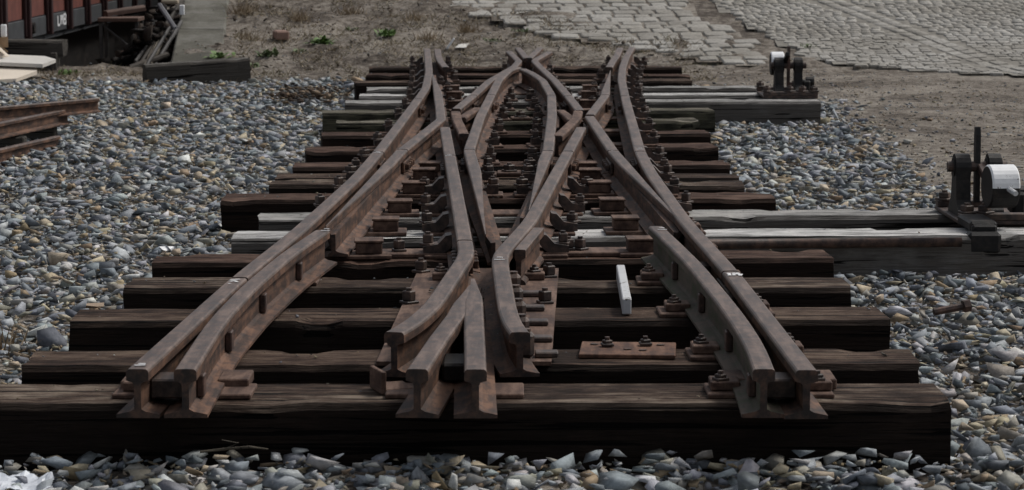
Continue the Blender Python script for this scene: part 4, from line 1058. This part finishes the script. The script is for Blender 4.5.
lump('tan_stone', 92, 309, .055, mat_flat('tan_stone', (.33, .25, .18)), 'rounded tan stone at the end of the third sleeper', 'stone', 5, 1, .012)
lump('slate_chunk', 521, 452, .05, mat_flat('slate', (.10, .115, .135)), 'large dark slate chunk leaning on the front sleeper', 'stone', 9, 1.2, .01)
lump('slate_chunk', 108, 139, .11, mat_flat('slate_dark', (.045, .045, .047)), 'dark flat slab half sunk in the ballast by the loose rails', 'stone', 12, .4, .0)
lump('pale_stone', 598, 186 - 100, .05, mat_flat('pale', (.4, .39, .37)), 'pale flat stone on the earth behind the far sleepers', 'stone', 14, .5) if False else None
lump('pale_stone', 863, 68, .10, mat_flat('pale', (.42, .40, .37)), 'flat pale stone at the edge of the cobbled road', 'stone', 14, .35)
lump('white_scrap', 886, 478, .035, WHITE, 'glossy white shard among the front stones by the sleeper end', 'scrap', 17, .5, .02)
p = hit(446, 50); MB().box((p.x, p.y, gz(p.x, p.y) + .06), (.018, .012, .11), Matrix.Translation(p) @ Matrix.Rotation(R(35), 4, 'Y') @ Matrix.Translation(-p), .002).build('white_stick', WHITE); tag(scene.objects['white_stick'], 'thin white stick poking from the earth behind the left rails', 'stick')
p = hit(461, 49); o = wobj('paper_scrap', [(p.x - .05, p.y - .06, gz(p.x, p.y) + .025), (p.x + .04, p.y - .02, gz(p.x, p.y) + .022), (p.x + .07, p.y + .14, gz(p.x, p.y) + .05), (p.x - .02, p.y + .12, gz(p.x, p.y) + .045), (p.x, p.y + .03, gz(p.x, p.y) + .05)], [(0, 1, 4), (1, 2, 4), (2, 3, 4), (3, 0, 4)], mat_flat('paper', (.5, .49, .46))); tag(o, 'crumpled pale paper scrap on the earth behind the rails', 'paper')
# rusty coach screw on the right ballast
p = hit(951, 325); m = MB(); a = Vector((p.x - .055, p.y, .040)); b = Vector((p.x + .040, p.y + .02, .055)); m.tube([a, b], .012, 8); m.tube([b, b + (b - a).normalized() * .022], .021, 6)
tag(m.build('coach_screw', RODM), 'rusty coach screw lying on the ballast below the near lever', 'screw')
# twigs before the front sleeper
m = MB(); pts = [at(200, 452, .03), at(225, 449, .035), at(250, 447, .045), at(268, 449, .035)]; m.tube(pts, [.003, .0035, .003, .0015], 6); m.tube([pts[1], at(238, 443, .05), at(222, 440, .055)], [.0025, .002, .0012], 6)
tag(m.build('twig', PALEWOOD), 'thin forked twig resting on stones against the front sleeper', 'twig')
# crumpled white sheet at the lower left
p = at(6, 492, .0); r = random.Random(5); n = 26; vs = []
for i in range(n + 1):
    for j in range(15):
        a_, b_ = i / n - .5, j / 14 - .5
        wv = 1 + .25 * noise.noise(Vector((a_ * 5, b_ * 5, 9)))
        xx_ = p.x + .22 * a_ * wv; yy_ = p.y + .16 * b_ * wv
        vs.append((xx_, yy_, .016 + .022 * noise.noise(Vector((xx_ * 16, yy_ * 16, 2))) + .014 * abs(noise.noise(Vector((xx_ * 45, yy_ * 45, 5))))))
o = wobj('plastic_sheet', vs, [(i * 15 + j, (i + 1) * 15 + j, (i + 1) * 15 + j + 1, i * 15 + j + 1) for i in range(n) for j in range(14)], mat_flat('plastic', (.62, .65, .70), .35, .08)); tag(o, 'crumpled white plastic sheet in front of the foremost sleeper', 'plastic sheet')
